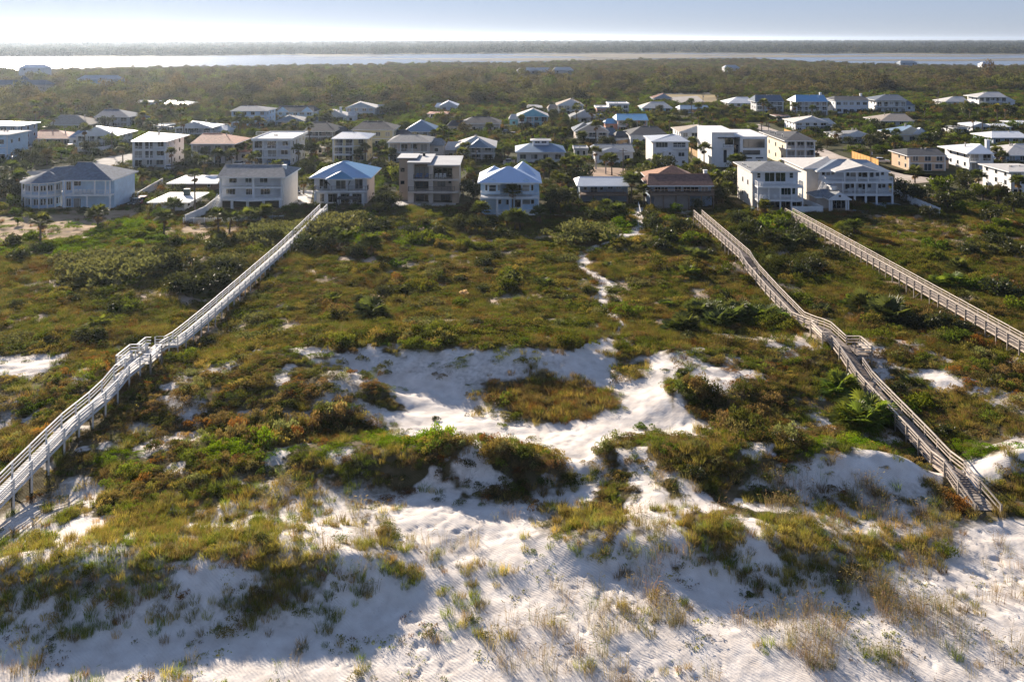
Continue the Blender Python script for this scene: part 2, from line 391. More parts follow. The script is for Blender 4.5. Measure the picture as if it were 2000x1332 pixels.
nr, nc = len(ys), len(xs)
ii = np.arange((nr - 1) * (nc - 1)); rr, cc = ii // (nc - 1), ii % (nc - 1)
a = rr * nc + cc
gm_ = bpy.data.materials.new('ground'); gm_.use_nodes = True
n, l = gm_.node_tree.nodes, gm_.node_tree.links
b = n['Principled BSDF']; b.inputs['Roughness'].default_value = 1.0; b.inputs['Specular IOR Level'].default_value = 0.1
tc = n.new('ShaderNodeTexCoord')
def noise(sc, det=6, vec=None):
    q = n.new('ShaderNodeTexNoise'); q.inputs['Scale'].default_value = sc; q.inputs['Detail'].default_value = det
    l.new(vec or tc.outputs['Object'], q.inputs['Vector']); return q.outputs['Fac']
def ramp(src, stops):
    r = n.new('ShaderNodeValToRGB'); e = r.color_ramp.elements
    while len(e) < len(stops): e.new(.5)
    for k, (p, c) in enumerate(stops): e[k].position = p; e[k].color = list(c) + [1]
    l.new(src, r.inputs[0]); return r.outputs[0]
sandb = ramp(noise(.9, 9), [(.3, (.60, .54, .48)), (.7, (.78, .725, .66))])
speck = ramp(noise(9.0, 3), [(.66, (0, 0, 0)), (.74, (1, 1, 1))])
ms = n.new('ShaderNodeMix'); ms.data_type = 'RGBA'; l.new(speck, ms.inputs['Factor']); l.new(sandb, ms.inputs['A']); ms.inputs['B'].default_value = (.50, .43, .37, 1)
sandc = ms.outputs['Result']
soilc = ramp(noise(.35, 8), [(.3, (.045, .042, .018)), (.5, (.10, .08, .04)), (.72, (.20, .155, .10))])
farc = ramp(noise(.02, 8), [(.4, (.04, .045, .018)), (.62, (.075, .07, .03)), (.82, (.2, .16, .1))])
atc = n.new('ShaderNodeAttribute'); atc.attribute_name = 'cover'
atv = n.new('ShaderNodeAttribute'); atv.attribute_name = 'village'
ad = n.new('ShaderNodeMath'); ad.operation = 'MULTIPLY_ADD'; l.new(noise(2.5, 4), ad.inputs[0]); ad.inputs[1].default_value = .5
l.new(atc.outputs['Fac'], ad.inputs[2])
cm = ramp(ad.outputs[0], [(.42, (0, 0, 0)), (.85, (1, 1, 1))])
m1 = n.new('ShaderNodeMix'); m1.data_type = 'RGBA'; l.new(cm, m1.inputs['Factor']); l.new(sandc, m1.inputs['A']); l.new(soilc, m1.inputs['B'])
atd = n.new('ShaderNodeAttribute'); atd.attribute_name = 'dirt'
dirtc = ramp(noise(.25, 7), [(.35, (.20, .17, .07)), (.5, (.36, .25, .16)), (.7, (.46, .34, .23))])
md = n.new('ShaderNodeMix'); md.data_type = 'RGBA'; l.new(atd.outputs['Fac'], md.inputs['Factor']); l.new(m1.outputs['Result'], md.inputs['A']); l.new(dirtc, md.inputs['B'])
m2 = n.new('ShaderNodeMix'); m2.data_type = 'RGBA'; l.new(atv.outputs['Fac'], m2.inputs['Factor']); l.new(md.outputs['Result'], m2.inputs['A']); l.new(farc, m2.inputs['B'])
l.new(m2.outputs['Result'], b.inputs['Base Color'])
wv = n.new('ShaderNodeTexWave'); wv.inputs['Scale'].default_value = 2.1; wv.inputs['Distortion'].default_value = 9; wv.inputs['Detail'].default_value = 2
wv.inputs['Detail Scale'].default_value = .35; wv.bands_direction = 'DIAGONAL'; l.new(tc.outputs['Object'], wv.inputs['Vector'])
mm = n.new('ShaderNodeMath'); mm.operation = 'MULTIPLY_ADD'; l.new(wv.outputs['Fac'], mm.inputs[0]); mm.inputs[1].default_value = .35; l.new(noise(3.0, 8), mm.inputs[2])
bp = n.new('ShaderNodeBump'); bp.inputs['Strength'].default_value = .5; bp.inputs['Distance'].default_value = .07
l.new(mm.outputs[0], bp.inputs['Height']); l.new(bp.outputs[0], b.inputs['Normal'])
me = mesh_np('ground', np.stack([gx, gy, gh], 1), np.stack([a, a + 1, a + nc + 1, a + nc], 1), gm_, smooth=True)
def vattr(me, name, typ, arr):
    at_ = me.attributes.new(name, typ, 'POINT')
    at_.data.foreach_set('value' if typ in ('FLOAT', 'INT') else ('color' if 'COLOR' in typ else 'vector'), np.ascontiguousarray(arr).ravel())
litter = gc * (.45 + .55 * sstep(62, 74, gy))                      # the front dunes are sand even under their grass
vattr(me, 'cover', 'FLOAT', litter.astype(np.float32))
gd = np.zeros(len(gx)); Qd = fan(gx[near], gy[near]) + np.stack([fbm(gx[near] / 5, gy[near] / 5, 3, 161) - .5, fbm(gx[near] / 5, gy[near] / 5, 3, 163) - .5], -1) * .02
for P_ in DIRT: gd[near] = np.maximum(gd[near], 1 - sstep(-.006, .006, inside_dist(P_, Qd)))
gd = np.maximum(gd, .72 * sstep(101, 112, gy) * near)
gd[near] *= sstep(.008, .014, line_dist(TRAIL, fan(gx[near], gy[near])))
vattr(me, 'dirt', 'FLOAT', gd.astype(np.float32))
vattr(me, 'village', 'FLOAT', sstep(196, 230, gy).astype(np.float32))
tag(link('ground', me), 'white sand and scrub floor of the dunes, the village and the woods', None, None, 'structure')

# ------------------------------------------------------------------ the bay, its marsh and the far shore
wm = bpy.data.materials.new('bay_water'); wm.use_nodes = True
n, l = wm.node_tree.nodes, wm.node_tree.links
b = n['Principled BSDF']; b.inputs['Base Color'].default_value = (.10, .12, .15, 1); b.inputs['Roughness'].default_value = .22; b.inputs['IOR'].default_value = 1.33
tc = n.new('ShaderNodeTexCoord'); q = n.new('ShaderNodeTexNoise'); q.inputs['Scale'].default_value = .12; q.inputs['Detail'].default_value = 6
l.new(tc.outputs['Object'], q.inputs['Vector'])
bp = n.new('ShaderNodeBump'); bp.inputs['Strength'].default_value = .35; bp.inputs['Distance'].default_value = 1.0
l.new(q.outputs['Fac'], bp.inputs['Height']); l.new(bp.outputs[0], b.inputs['Normal'])
mb = MB(); mb.quad((-2600, 1000, -1.2), (2600, 1000, -1.2), (2600, 2700, -1.2), (-2600, 2700, -1.2))
tag(mb.obj('bay_water', wm), 'pale shining water of the wide bay beyond the woods', None, None, 'structure')
marsh = mat('marsh_grass', (.12, .10, .065), 1, .3, .05)
mb = MB(); rnd = random.Random(5)
for k in range(36):
    fy = rnd.uniform(0.02, 1.0) ** 0.7
    x = rnd.gauss(380, 430) if k < 26 else rnd.uniform(-900, 1700)
    y0, y1 = 1550.0, 2360.0
    y = y0 + (y1 - y0) * fy
    wx, wy = rnd.uniform(60, 330), rnd.uniform(14, 80)
    N = 18
    mb.poly([(x + math.cos(2 * math.pi * j / N) * wx * rnd.uniform(.75, 1.15), y + math.sin(2 * math.pi * j / N) * wy * rnd.uniform(.6, 1.2), -1.0 - 0.001 * k) for j in range(N)])
tag(mb.obj('marsh_islets', marsh), 'thin brown marsh islets lying in the bay', None, None, 'stuff')
# ------------------------------------------------------------------ houses
glass = mat('window_glass', (.012, .016, .022), .06, .3, .8, spec=.6)
glassg = mat('green_window_glass', (.008, .03, .022), .06, .3, .8, spec=.6)
dark = mat('dark_trim_and_shade', (.012, .012, .014), .6, .2)  # frames, doors and vents; also the painted shade of open garage levels
white = mat('white_paint', (.74, .74, .73), .55, .05, 1.2)
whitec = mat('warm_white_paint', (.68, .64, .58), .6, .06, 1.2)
conc = mat('concrete', (.34, .32, .29), .9, .2, .7)
M = dict(white=white, warm=whitec, conc=conc,
    wsid=mat('white_siding', (.70, .71, .73), .6, .06, .8, seam=('Z', 1.2, .35)),
    blue=mat('pale_blue_siding', (.40, .54, .70), .6, .08, .8, seam=('Z', 1.2, .35)),
    sky=mat('sky_blue_siding', (.47, .62, .76), .6, .08, .8, seam=('Z', 1.2, .35)),
    grey=mat('grey_siding', (.44, .44, .45), .65, .08, .8, seam=('Z', 1.2, .35)),
    bluegrey=mat('blue_grey_siding', (.30, .37, .46), .65, .08, .8, seam=('Z', 1.2, .35)),
    teal=mat('teal_siding', (.22, .50, .60), .65, .08, .8, seam=('Z', 1.2, .35)),
    tan=mat('tan_stucco', (.50, .36, .25), .85, .08, .6, bump=.15),
    beige=mat('beige_stucco', (.55, .47, .40), .85, .08, .6, bump=.15),
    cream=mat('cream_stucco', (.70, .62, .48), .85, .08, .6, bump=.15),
    yellow=mat('pale_yellow_stucco', (.68, .60, .34), .85, .08, .6, bump=.15),
    brown=mat('brown_wood', (.20, .14, .10), .85, .2, 1.5, seam=('X', 1.6, .3)),
    brick=mat('brick_wall', (.26, .17, .13), .9, .3, 2.5, bump=.3),
    coral=mat('coral_wall', (.62, .32, .24), .8, .1, .7),
    pinkw=mat('pale_pink_wall', (.62, .56, .54), .8, .08, .7),
    taupe=mat('taupe_wall', (.30, .26, .23), .85, .1, .7))
RF = dict(grey=mat('grey_shingles', (.19, .20, .21), .9, .2, 1.5, bump=.3, bscale=6),
    slate=mat('slate_blue_shingles', (.13, .16, .20), .9, .2, 1.5, bump=.3, bscale=6),
    dark=mat('charcoal_shingles', (.06, .065, .075), .85, .25, 1.5, bump=.3, bscale=6),
    brown=mat('brown_shingles', (.19, .105, .08), .95, .25, 1.5, bump=.3, bscale=6),
    rust=mat('rusty_brown_shingles', (.36, .20, .13), .95, .2, 1.5, bump=.3, bscale=6),
    tan=mat('tan_shingles', (.34, .29, .24), .95, .15, 1.5, bump=.3, bscale=6),
    pale=mat('pale_shingles', (.52, .50, .47), .9, .1, 1.5, bump=.3, bscale=6),
    terra=mat('terracotta_tiles', (.55, .26, .17), .8, .2, 1.5, seam=('X', 2.5, .5)),
    red=mat('red_tiles', (.36, .16, .12), .8, .2, 1.5, seam=('X', 2.5, .5)),
    white=mat('white_metal_roof', (.74, .76, .78), .38, .04, .4, seam=('X', 1.7, .4), spec=.5),
    wshade=mat('pale_blue_metal_roof', (.50, .62, .80), .38, .05, .4, seam=('X', 1.5, .4, .8), spec=.5),  # a white roof; the blue of its shaded front is put into the colour
    blue=mat('blue_metal_roof', (.13, .36, .60), .40, .08, .4, seam=('X', 1.5, .4, .62), spec=.5),
    sblue=mat('steel_blue_roof', (.16, .25, .36), .45, .08, .4, seam=('X', 1.5, .4, .75), spec=.5),
    metal=mat('grey_metal_roof', (.36, .40, .43), .42, .08, .4, seam=('X', 1.5, .4, .6), spec=.5),
    wstripe=mat('striped_white_metal_roof', (.66, .70, .74), .40, .05, .4, seam=('X', 1.5, .4, .45), spec=.5),
    flat=mat('flat_white_roof', (.78, .77, .75), .7, .08, .3),
    flatg=mat('flat_grey_roof', (.42, .43, .44), .75, .1, .3))
def tint_mat(base, k):                            # a house's own paint: the shared kind of wall in a slightly different shade
    key = '%s_%d' % (base.name, k % 3)
    if key in _mats or k % 3 == 0: return _mats.get(key, base)
    m = base.copy(); m.name = key; _mats[key] = m
    for nd in m.node_tree.nodes:
        if nd.type == 'MIX':
            for s in ('A', 'B'):
                i = nd.inputs[[q.name for q in nd.inputs].index(s, 4)] if False else nd.inputs[s if True else 0]
            for q in nd.inputs:
                if q.type == 'RGBA' and not q.is_linked:
                    c = list(q.default_value); f_ = (1, .93, 1.05)[k % 3]
                    q.default_value = [min(.85, c[0] * f_), min(.85, c[1] * f_ * (1, 1.01, .99)[k % 3]), min(.85, c[2] * f_ * (1, 1.03, .96)[k % 3]), 1]
    return m
HOUSES = []                                        # (short name, x0, x1, y0, y1) of every building's footprint
glass2 = mat('bluish_window_glass', (.03, .045, .065), .1, .4, .6, spec=.6); glassb = mat('blind_behind_glass', (.30, .29, .27), .25, .2, .6, spec=.5)
_gr = random.Random(21)
class Ho:
    deep = True
    def fx(s, d): return d + 1.0 if s.deep and 1.2 <= d <= 2.3 else d
    def __init__(s, name, label, short, zoom, yb, xm, cat='house', zbase=0.0):
        s.u0, s.v0, s.k = zoom; s.zb = zbase
        s.Y = F * (H - zbase) / (s.v0 + yb * s.k - HV)
        s.root = empty(name, (s.X(xm), s.Y, zbase), label, cat)
        s.short = short
    def X(s, zx, d=0): return (s.u0 + zx * s.k - CU) * (s.Y + d) / F
    def Z(s, zy, d=0): return H - (s.v0 + zy * s.k - HV) * (s.Y + d) / F
    def foot(s, x0, x1, d0, d1):
        HOUSES.append((s.short, s.X(x0), s.X(x1), s.Y + d0, s.Y + d1))
    def put(s, name, mb, mats, parent=None): return mb.obj(name, mats, parent or s.root)
    def box(s, name, m, x0, y0, x1, y1, d0, d1, ground=False, parent=None):   # face traced by a rectangle at depth d0, running back to d1
        d0, d1 = s.fx(d0), s.fx(d1); mb = MB(); z1 = s.zb - .6 if ground else s.Z(y1, d0)
        mb.box(s.X(x0, d0), s.Y + d0, s.Z(y0, d0), s.X(x1, d0), s.Y + d1, z1)
        return s.put(name, mb, m, parent)
    def win(s, x0, y0, x1, y1, d, mull=1, g=None, fr=None, hbar=False, name='window'):
        d = s.fx(d); X0, X1, Z1, Z0 = s.X(x0, d), s.X(x1, d), s.Z(y0, d), s.Z(y1, d); Y = s.Y + d; t = .07
        mb = MB()
        mb.box(X0 - t, Y - .07, Z0 - t, X1 + t, Y - .002, Z0).box(X0 - t, Y - .07, Z1, X1 + t, Y - .002, Z1 + t)
        mb.box(X0 - t, Y - .07, Z0, X0, Y - .002, Z1).box(X1, Y - .07, Z0, X1 + t, Y - .002, Z1)
        for k in range(1, mull):
            xm = X0 + (X1 - X0) * k / mull; mb.box(xm - .035, Y - .06, Z0, xm + .035, Y - .002, Z1)
        if hbar: zm = (Z0 + Z1) / 2; mb.box(X0, Y - .055, zm - .03, X1, Y - .003, zm + .03)
        w = s.put(name, mb, fr or white)
        p = MB(); p.box(X0 + .002, Y - .03, Z0 + .002, X1 - .002, Y - .004, Z1 - .002)
        s.put('pane', p, g or _gr.choice((glass, glass, glass, glass2, glass2, glassb)), w)
        return w
    def sidewin(s, side, xa, d0, d1, z0, z1, g=None):    # a window in a side wall at plane X
        mb = MB(); o = -.05 if side == 'L' else .05; t = .07; a, b_ = s.Y + d0, s.Y + d1
        xi = xa + (o * .04)
        mb.box(xi, a - t, z0 - t, xa + o, b_ + t, z0).box(xi, a - t, z1, xa + o, b_ + t, z1 + t)
        mb.box(xi, a - t, z0, xa + o, a, z1).box(xi, b_, z0, xa + o, b_ + t, z1)
        w = s.put('window', mb, white)
        p = MB(); p.box(xi, a + .002, z0 + .002, xa + o * .6, b_ - .002, z1 - .002); s.put('pane', p, g or glass, w)
    def slab(s, name, m, x0, x1, ytop, d0, d1, th=.28):
        d1 = s.fx(d1); mb = MB(); z = s.Z(ytop, d0); mb.box(s.X(x0, d0), s.Y + d0, z - th, s.X(x1, d0), s.Y + d1, z); return s.put(name, mb, m)
    def rail(s, x0, x1, yfloor, d, m=None, h=1.05, step=.32, ret=0, name='railing', zf=None):
        mb = MB(); z = s.Z(yfloor, d) + .003 if zf is None else zf; X0, X1 = s.X(x0, d), s.X(x1, d); Y = s.Y + d + .06
        def run(a, b_):
            a, b_ = Vector(a), Vector(b_); mb.bar(a + Vector((0, 0, h)), b_ + Vector((0, 0, h)), .1, .07); mb.bar(a + Vector((0, 0, .12)), b_ + Vector((0, 0, .12)), .06, .06)
            n_ = max(1, int((b_ - a).length / step))
            for k in range(n_ + 1):
                p = a + (b_ - a) * k / n_; w = .045 if k % 6 else .1
                mb.box(p.x - w / 2, p.y - w / 2, z + .002, p.x + w / 2, p.y + w / 2, z + h - .03)
        run((X0, Y, z), (X1, Y, z))
        if ret: run((X0, Y + .1, z), (X0, Y + ret, z)); run((X1, Y + .1, z), (X1, Y + ret, z))
        return s.put(name, mb, m or white)
    def posts(s, xs_, ytop, ybot, d, w=.26, m=None, ground=False, name='column'):
        for x in xs_:
            mb = MB(); X = s.X(x, d); z0 = s.zb - .3 if ground else s.Z(ybot, d); z1 = s.Z(ytop, d)
            mb.box(X - w / 2, s.Y + d + .03, z0, X + w / 2, s.Y + d + .03 + w, z1)
            mb.box(X - w / 2 - .05, s.Y + d, z1 - .16, X + w / 2 + .05, s.Y + d + w + .06, z1 - .02)
            s.put(name, mb, m or white)
    def roof(s, m, x0, x1, ye, d0, d1, ra, rb, wallm=None, th=.22, name='roof', ze=None, trim=None):
        """eaves rectangle x0..x1 (traced at depth d0) by d0..d1, ridge from ra to rb, each (zx, depth, zy)"""
        z = s.Z(ye, d0) if ze is None else ze; X0, X1 = s.X(x0, d0), s.X(x1, d0); Y0, Y1 = s.Y + d0, s.Y + d1
        P = [Vector((s.X(r[0], r[1]), s.Y + r[1], max(z + .35, s.Z(r[2], r[1])))) for r in (ra, rb)]
        c = [Vector((X0, Y0, z)), Vector((X1, Y0, z)), Vector((X1, Y1, z)), Vector((X0, Y1, z))]
        P[0].x = min(max(P[0].x, X0), X1); P[1].x = min(max(P[1].x, X0), X1)
        mb = MB()
        if abs(P[1].x - P[0].x) >= abs(P[1].y - P[0].y):
            if P[0].x > P[1].x: P.reverse()
            A, B = P
            mb.quad(c[0], c[1], B, A); mb.quad(c[2], c[3], A, B)
            mb.poly([c[3], c[0], A], 1 if abs(A.x - X0) < .25 else 0); mb.poly([c[1], c[2], B], 1 if abs(B.x - X1) < .25 else 0)
        else:
            if P[0].y > P[1].y: P.reverse()
            A, B = P; A.y = max(A.y, Y0); B.y = min(B.y, Y1)
            mb.quad(c[3], c[0], A, B); mb.quad(c[1], c[2], B, A)
            mb.poly([c[0], c[1], A], 1 if abs(A.y - Y0) < .25 else 0); mb.poly([c[2], c[3], B], 1 if abs(B.y - Y1) < .25 else 0)
        f0 = [(p.x, p.y, z - th) for p in c]
        for i in range(4):
            j = (i + 1) % 4; mb.quad(tuple(c[i]), tuple(c[j]), f0[j], f0[i], 2)
        mb.quad(*f0[::-1], 2)
        o = s.put(name, mb, [m, wallm or white, trim or white])
        bv = MB()                                  # hip and ridge caps
        def capbar(a_, b_):
            a_, b_ = Vector(a_), Vector(b_)
            if (b_ - a_).length > .4: bv.bar(a_ + Vector((0, 0, .03)), b_ + Vector((0, 0, .03)), .22, .1)
        capbar(P[0], P[1])
        s.put('ridge_cap', bv, m, o) if bv.v else None
        return o
    def chimney(s, x0, x1, y0, y1, d, m=None, w=1.0):
        mb = MB(); mb.box(s.X(x0, d), s.Y + d, s.Z(y1, d) - .8, s.X(x1, d), s.Y + d + w, s.Z(y0, d))
        mb.box(s.X(x0, d) - .08, s.Y + d - .08, s.Z(y0, d) - .15, s.X(x1, d) + .08, s.Y + d + w + .08, s.Z(y0, d) + .05)
        s.put('chimney', mb, m or white)
    def stair(s, xa, ya, da, xb, yb, db, w=1.2, m=None):
        a = Vector((s.X(xa, da), s.Y + da, s.Z(ya, da))); b_ = Vector((s.X(xb, db), s.Y + db, s.zb + .1)); mb = MB()
        n_ = max(4, int((a.z - b_.z) / .2)); d = (b_ - a); hd = Vector((d.x, d.y, 0)).normalized(); sd = Vector((-hd.y, hd.x, 0)) * w / 2
        for k in range(n_ + 1):
            p = a + d * k / n_; mb.bar(p - sd, p + sd, .3, .06)
        for q in (-1, 1):
            mb.bar(a + sd * q, b_ + sd * q, .06, .25); mb.bar(a + sd * q + Vector((0, 0, .95)), b_ + sd * q + Vector((0, 0, .95)), .08, .06)
            for k in range(0, n_ + 1, 2):
                p = a + d * k / n_ + sd * q; mb.box(p.x - .03, p.y - .03, p.z, p.x + .03, p.y + .03, p.z + .95)
        s.put('staircase', mb, m or white)

Z1, Z2, Z3, Z4, Z5 = [(o, 180.0, 420 / 1865.0) for o in (0, 380, 740, 1100, 1420)]
Z6 = (1640.0, 160.0, 360 / 1713.0); ZP = (0.0, 0.0, 1.0)

# --- front row, traced one by one
h = Ho('beach_house', 'long pale blue two-storey house with slate roof and rounded porch turret', 'the pale blue turret house', Z1, 1020, 560)
h.foot(190, 950, -1, 14)
h.box('wall', M['blue'], 540, 768, 955, 1030, 1.8, 13, True)
mb = MB(); mb.box(h.X(700, 2.0), h.Y + 2.0, -.6, h.X(952, -.3) , h.Y + 12.9, h.Z(770)); h.put('side_wall', mb, M['sky'])
# the turret: a twelve-sided porch ring round an inner wall
cx, cd, rad = h.X(372, 4.2), 4.4, (h.X(552) - h.X(192)) / 2
def ring(rr_, k, n=16): t = 2 * math.pi * (k + .5) / n; return cx + rr_ * math.sin(t), h.Y + cd - rr_ * math.cos(t) * .82
zt, zf2 = h.Z(795, 0), h.Z(905, 0)
mb = MB()
for k in range(16):
    (xa, ya), (xb, yb) = ring(rad * .82, k), ring(rad * .82, k + 1)
    mb.quad((xa, ya, -.6), (xb, yb, -.6), (xb, yb, zt), (xa, ya, zt))
h.put('turret_wall', mb, M['blue'])
for nm_, lo, hi, r_ in (('turret_balcony', zf2 - .45, zf2, rad), ('turret_fascia', zt - .25, zt, rad * 1.04)):
    mb = MB()
    for k in range(16):
        (xa, ya), (xb, yb) = ring(r_, k), ring(r_, k + 1); (xc, yc), (xd, yd) = ring(rad * .83, k), ring(rad * .83, k + 1)
        mb.quad((xa, ya, lo), (xb, yb, lo), (xb, yb, hi), (xa, ya, hi)); mb.quad((xa, ya, hi), (xb, yb, hi), (xd, yd, hi), (xc, yc, hi)); mb.quad((xa, ya, lo), (xb, yb, lo), (xd, yd, lo), (xc, yc, lo))
    h.put(nm_, mb, white)
for k in range(10, 23):
    xa, ya = ring(rad * .97, k % 16)
    mb = MB(); mb.box(xa - .11, ya - .11, -.3, xa + .11, ya + .11, zt - .02); h.put('column', mb, white)
mb = MB()
for k in range(11, 21):
    (xa, ya), (xb, yb) = ring(rad * .97, k), ring(rad * .97, k + 1)
    for zz in (zf2 + 1.0, zf2 + .15): mb.bar((xa, ya, zz), (xb, yb, zz), .07, .07)
    for j in range(6): t = (j + .5) / 6; mb.box(xa + (xb - xa) * t - .025, ya + (yb - ya) * t - .025, zf2, xa + (xb - xa) * t + .025, ya + (yb - ya) * t + .025, zf2 + 1)
h.put('railing', mb, white)
for k in range(12, 20):
    (xa, ya), (xb, yb) = ring(rad * .82, k), ring(rad * .82, k + 1); nx, ny = (ya - yb), (xb - xa); ln = math.hypot(nx, ny); nx, ny = nx / ln * -.05, ny / ln * -.05
    if ny > 0: nx, ny = -nx, -ny
    for z0, z1 in ((zf2 + .75, zf2 + 2.1), (.7, 2.1)):
        mb = MB(); f_ = lambda t: (xa + (xb - xa) * t, ya + (yb - ya) * t)
        for t0, t1 in ((.12, .48), (.54, .9)):
            (ax, ay), (bx, by) = f_(t0), f_(t1)
            mb.quad((ax + nx, ay + ny, z0), (bx + nx, by + ny, z0), (bx + nx, by + ny, z1), (ax + nx, ay + ny, z1), 0)
            for (p, q) in (((ax, ay, z0), (bx, by, z0)), ((ax, ay, z1), (bx, by, z1)), ((ax, ay, z0), (ax, ay, z1)), ((bx, by, z0), (bx, by, z1))):
                mb.bar((p[0] + nx, p[1] + ny, p[2]), (q[0] + nx, q[1] + ny, q[2]), .1, .08, 1)
        h.put('window', mb, [glass, white])
mb = MB(); ap = (h.X(400, 4.4), h.Y + 5.4, h.Z(688, 4.4))
for k in range(16):
    (xa, ya), (xb, yb) = ring(rad * 1.08, k), ring(rad * 1.08, k + 1); mb.poly([(xa, ya, zt), (xb, yb, zt), ap]); mb.quad((xa, ya, zt), (xb, yb, zt), (xb, yb, zt - .22), (xa, ya, zt - .22), 1)
h.put('turret_roof', mb, [RF['slate'], white])
h.roof(RF['slate'], 545, 975, 765, -.4, 13.6, (610, 6.5, 610), (800, 6.5, 610))
h.roof(RF['slate'], 300, 640, 770, 3.2, 13, (470, 8, 655), (640, 8, 640))
h.slab('balcony', white, 550, 955, 893, 0, 1.85)
h.rail(553, 955, 893, 0)
h.posts((556, 632, 818, 912, 950), 768, 893, 0); h.posts((556, 752, 950), 905, 1020, 0, .34, ground=True)
for a_ in ((578, 778, 615, 850), (640, 775, 718, 812), (825, 775, 895, 812)): h.win(*a_, 1.8, 2)
for a_ in ((578, 925, 615, 990), (640, 925, 740, 1005), (825, 895, 895, 935)): h.win(*a_, 1.8, 2)

h = Ho('beach_bungalow', 'small white flat-roofed bungalow standing beside the tall single palm', 'the small white bungalow', Z1, 1045, 1460)
h.foot(1290, 1600, 0, 12)
h.box('wall', M['wsid'], 1292, 962, 1600, 1045, 0, 11, True)
h.roof(RF['flat'], 1272, 1640, 958, -.6, 12.5, (1455, 6, 935), (1475, 6, 935), th=.2)
h.win(1340, 978, 1378, 1010, 0, 1, hbar=True)
h.sidewin('R', h.X(1600), 2, 3.2, 1.0, 2.2)
mb = MB(); mb.box(h.X(1590, 7), h.Y + 7, h.Z(900, 7), h.X(1640, 7), h.Y + 8, h.Z(850, 7) + .2); h.put('air_conditioner', mb, mat('dark_metal', (.05, .08, .07), .5))
h = Ho('brick_bungalow', 'low brick bungalow with wide flat white roof behind the small white bungalow', 'the low brick bungalow', Z1, 865, 1700)
h.foot(1490, 1860, 0, 12)
h.box('wall', M['brick'], 1490, 795, 1840, 880, 0, 11, True)
h.roof(RF['flat'], 1440, 1880, 793, -1.5, 12, (1640, 6, 738), (1700, 6, 738), th=.25)
h.win(1505, 800, 1555, 850, 0, 2); h.win(1565, 800, 1610, 850, 0, 2); h.win(1800, 800, 1822, 822, 0)

h = Ho('beach_house', 'white three-storey house with grey gable roof and curved lower balcony', 'the white curved-balcony house', Z2, 1020, 490)
h.foot(215, 770, -2, 14)
h.box('wall', M['wsid'], 218, 742, 765, 1030, 1.7, 13.2, True)
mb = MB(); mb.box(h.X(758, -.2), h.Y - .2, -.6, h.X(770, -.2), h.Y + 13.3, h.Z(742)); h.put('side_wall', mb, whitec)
h.roof(RF['grey'], 190, 790, 740, -.7, 13.9, (215, 5.5, 628), (770, 5.5, 632), wallm=M['wsid'])
h.chimney(762, 790, 635, 685, 4)
h.slab('balcony', white, 215, 765, 826, 0, 1.75); h.rail(222, 762, 826, 0)
mb = MB(); N = 14; zb_ = h.Z(918); pts = []
for k in range(N + 1):
    t = k / N; pts.append((h.X(222 + (762 - 222) * t), h.Y - 2.4 * math.sin(math.pi * t)))
for (xa, ya), (xb, yb) in zip(pts[:-1], pts[1:]):
    mb.quad((xa, ya, zb_), (xb, yb, zb_), (xb, h.Y + 1.72, zb_), (xa, h.Y + 1.72, zb_)); mb.quad((xa, ya, zb_ - .4), (xb, yb, zb_ - .4), (xb, yb, zb_), (xa, ya, zb_)); mb.quad((xa, ya, zb_ - .4), (xb, yb, zb_ - .4), (xb, h.Y + 1.72, zb_ - .4), (xa, h.Y + 1.72, zb_ - .4))
h.put('curved_balcony', mb, white)
mb = MB()
for (xa, ya), (xb, yb) in zip(pts[:-1], pts[1:]):
    for zz in (1.0, .15): mb.bar((xa, ya + .08, zb_ + zz), (xb, yb + .08, zb_ + zz), .07, .07)
    for j in range(4): t = (j + .5) / 4; x_, y_ = xa + (xb - xa) * t, ya + (yb - ya) * t + .08; mb.box(x_ - .02, y_ - .02, zb_, x_ + .02, y_ + .02, zb_ + 1)
h.put('railing', mb, white)
h.posts((222, 508, 755), 742, 826, 0, .45); h.posts((222, 508, 755), 838, 918, 0, .45); h.posts((322, 457, 596, 742), 935, 1020, -1.2, .5, ground=True); h.posts((225, 758), 925, 1020, 0, .5, ground=True)
for a_ in ((302, 745, 365, 790), (442, 745, 495, 790), (568, 745, 632, 790)): h.win(*a_, 1.7, 2)
for a_ in ((275, 840, 352, 890), (448, 840, 500, 890), (575, 840, 655, 890)): h.win(*a_, 1.7, 3)
h.box('garage_shade_panel', dark, 240, 945, 745, 1018, 1.6, 1.69)  # near-black panel on the closed wall, painting the shade under the balcony
h.stair(222, 918, -.5, 165, 1020, -3.5, 1.3)

h = Ho('beach_house', 'white two-storey house with blue metal hip roof and gabled porch', 'the blue-roofed white house', Z2, 985, 1260)
h.foot(1035, 1500, -1, 15)
h.box('wall', M['wsid'], 1038, 748, 1495, 990, 1.6, 14, True)
h.box('gable_bay', M['wsid'], 1172, 752, 1330, 850, .5, 1.58)
h.roof(RF['blue'], 990, 1535, 745, -.9, 15, (1285, 6.2, 600), (1335, 8.5, 598))
h.roof(RF['blue'], 1130, 1382, 756, -1.9, 4, (1275, -1.8, 684), (1275, 4, 690), wallm=RF['blue'], name='porch_roof')
for sx in (1, -1):
    mb = MB(); xx = 1172 if sx > 0 else 1330
    mb.bar((h.X(xx), h.Y + .45, h.Z(810)), (h.X(xx - 26 * sx), h.Y - 1.0, h.Z(765)), .16, .16); h.put('brace', mb, mat('dark_wood', (.07, .06, .06), .7))
h.slab('balcony', white, 1035, 1497, 858, -.6, 1.65, .35); h.rail(1038, 1495, 858, -.6, mat('dark_rail', (.10, .10, .11), .5), ret=2)
h.posts((1105, 1180, 1320, 1465), 822, 858, -.55, .3)
h.posts((1045, 1145, 1250, 1355, 1460), 875, 985, -.5, .5, ground=True)
for a_ in ((1085, 757, 1152, 838), (1393, 757, 1458, 838)): h.win(*a_, 1.6, 2)
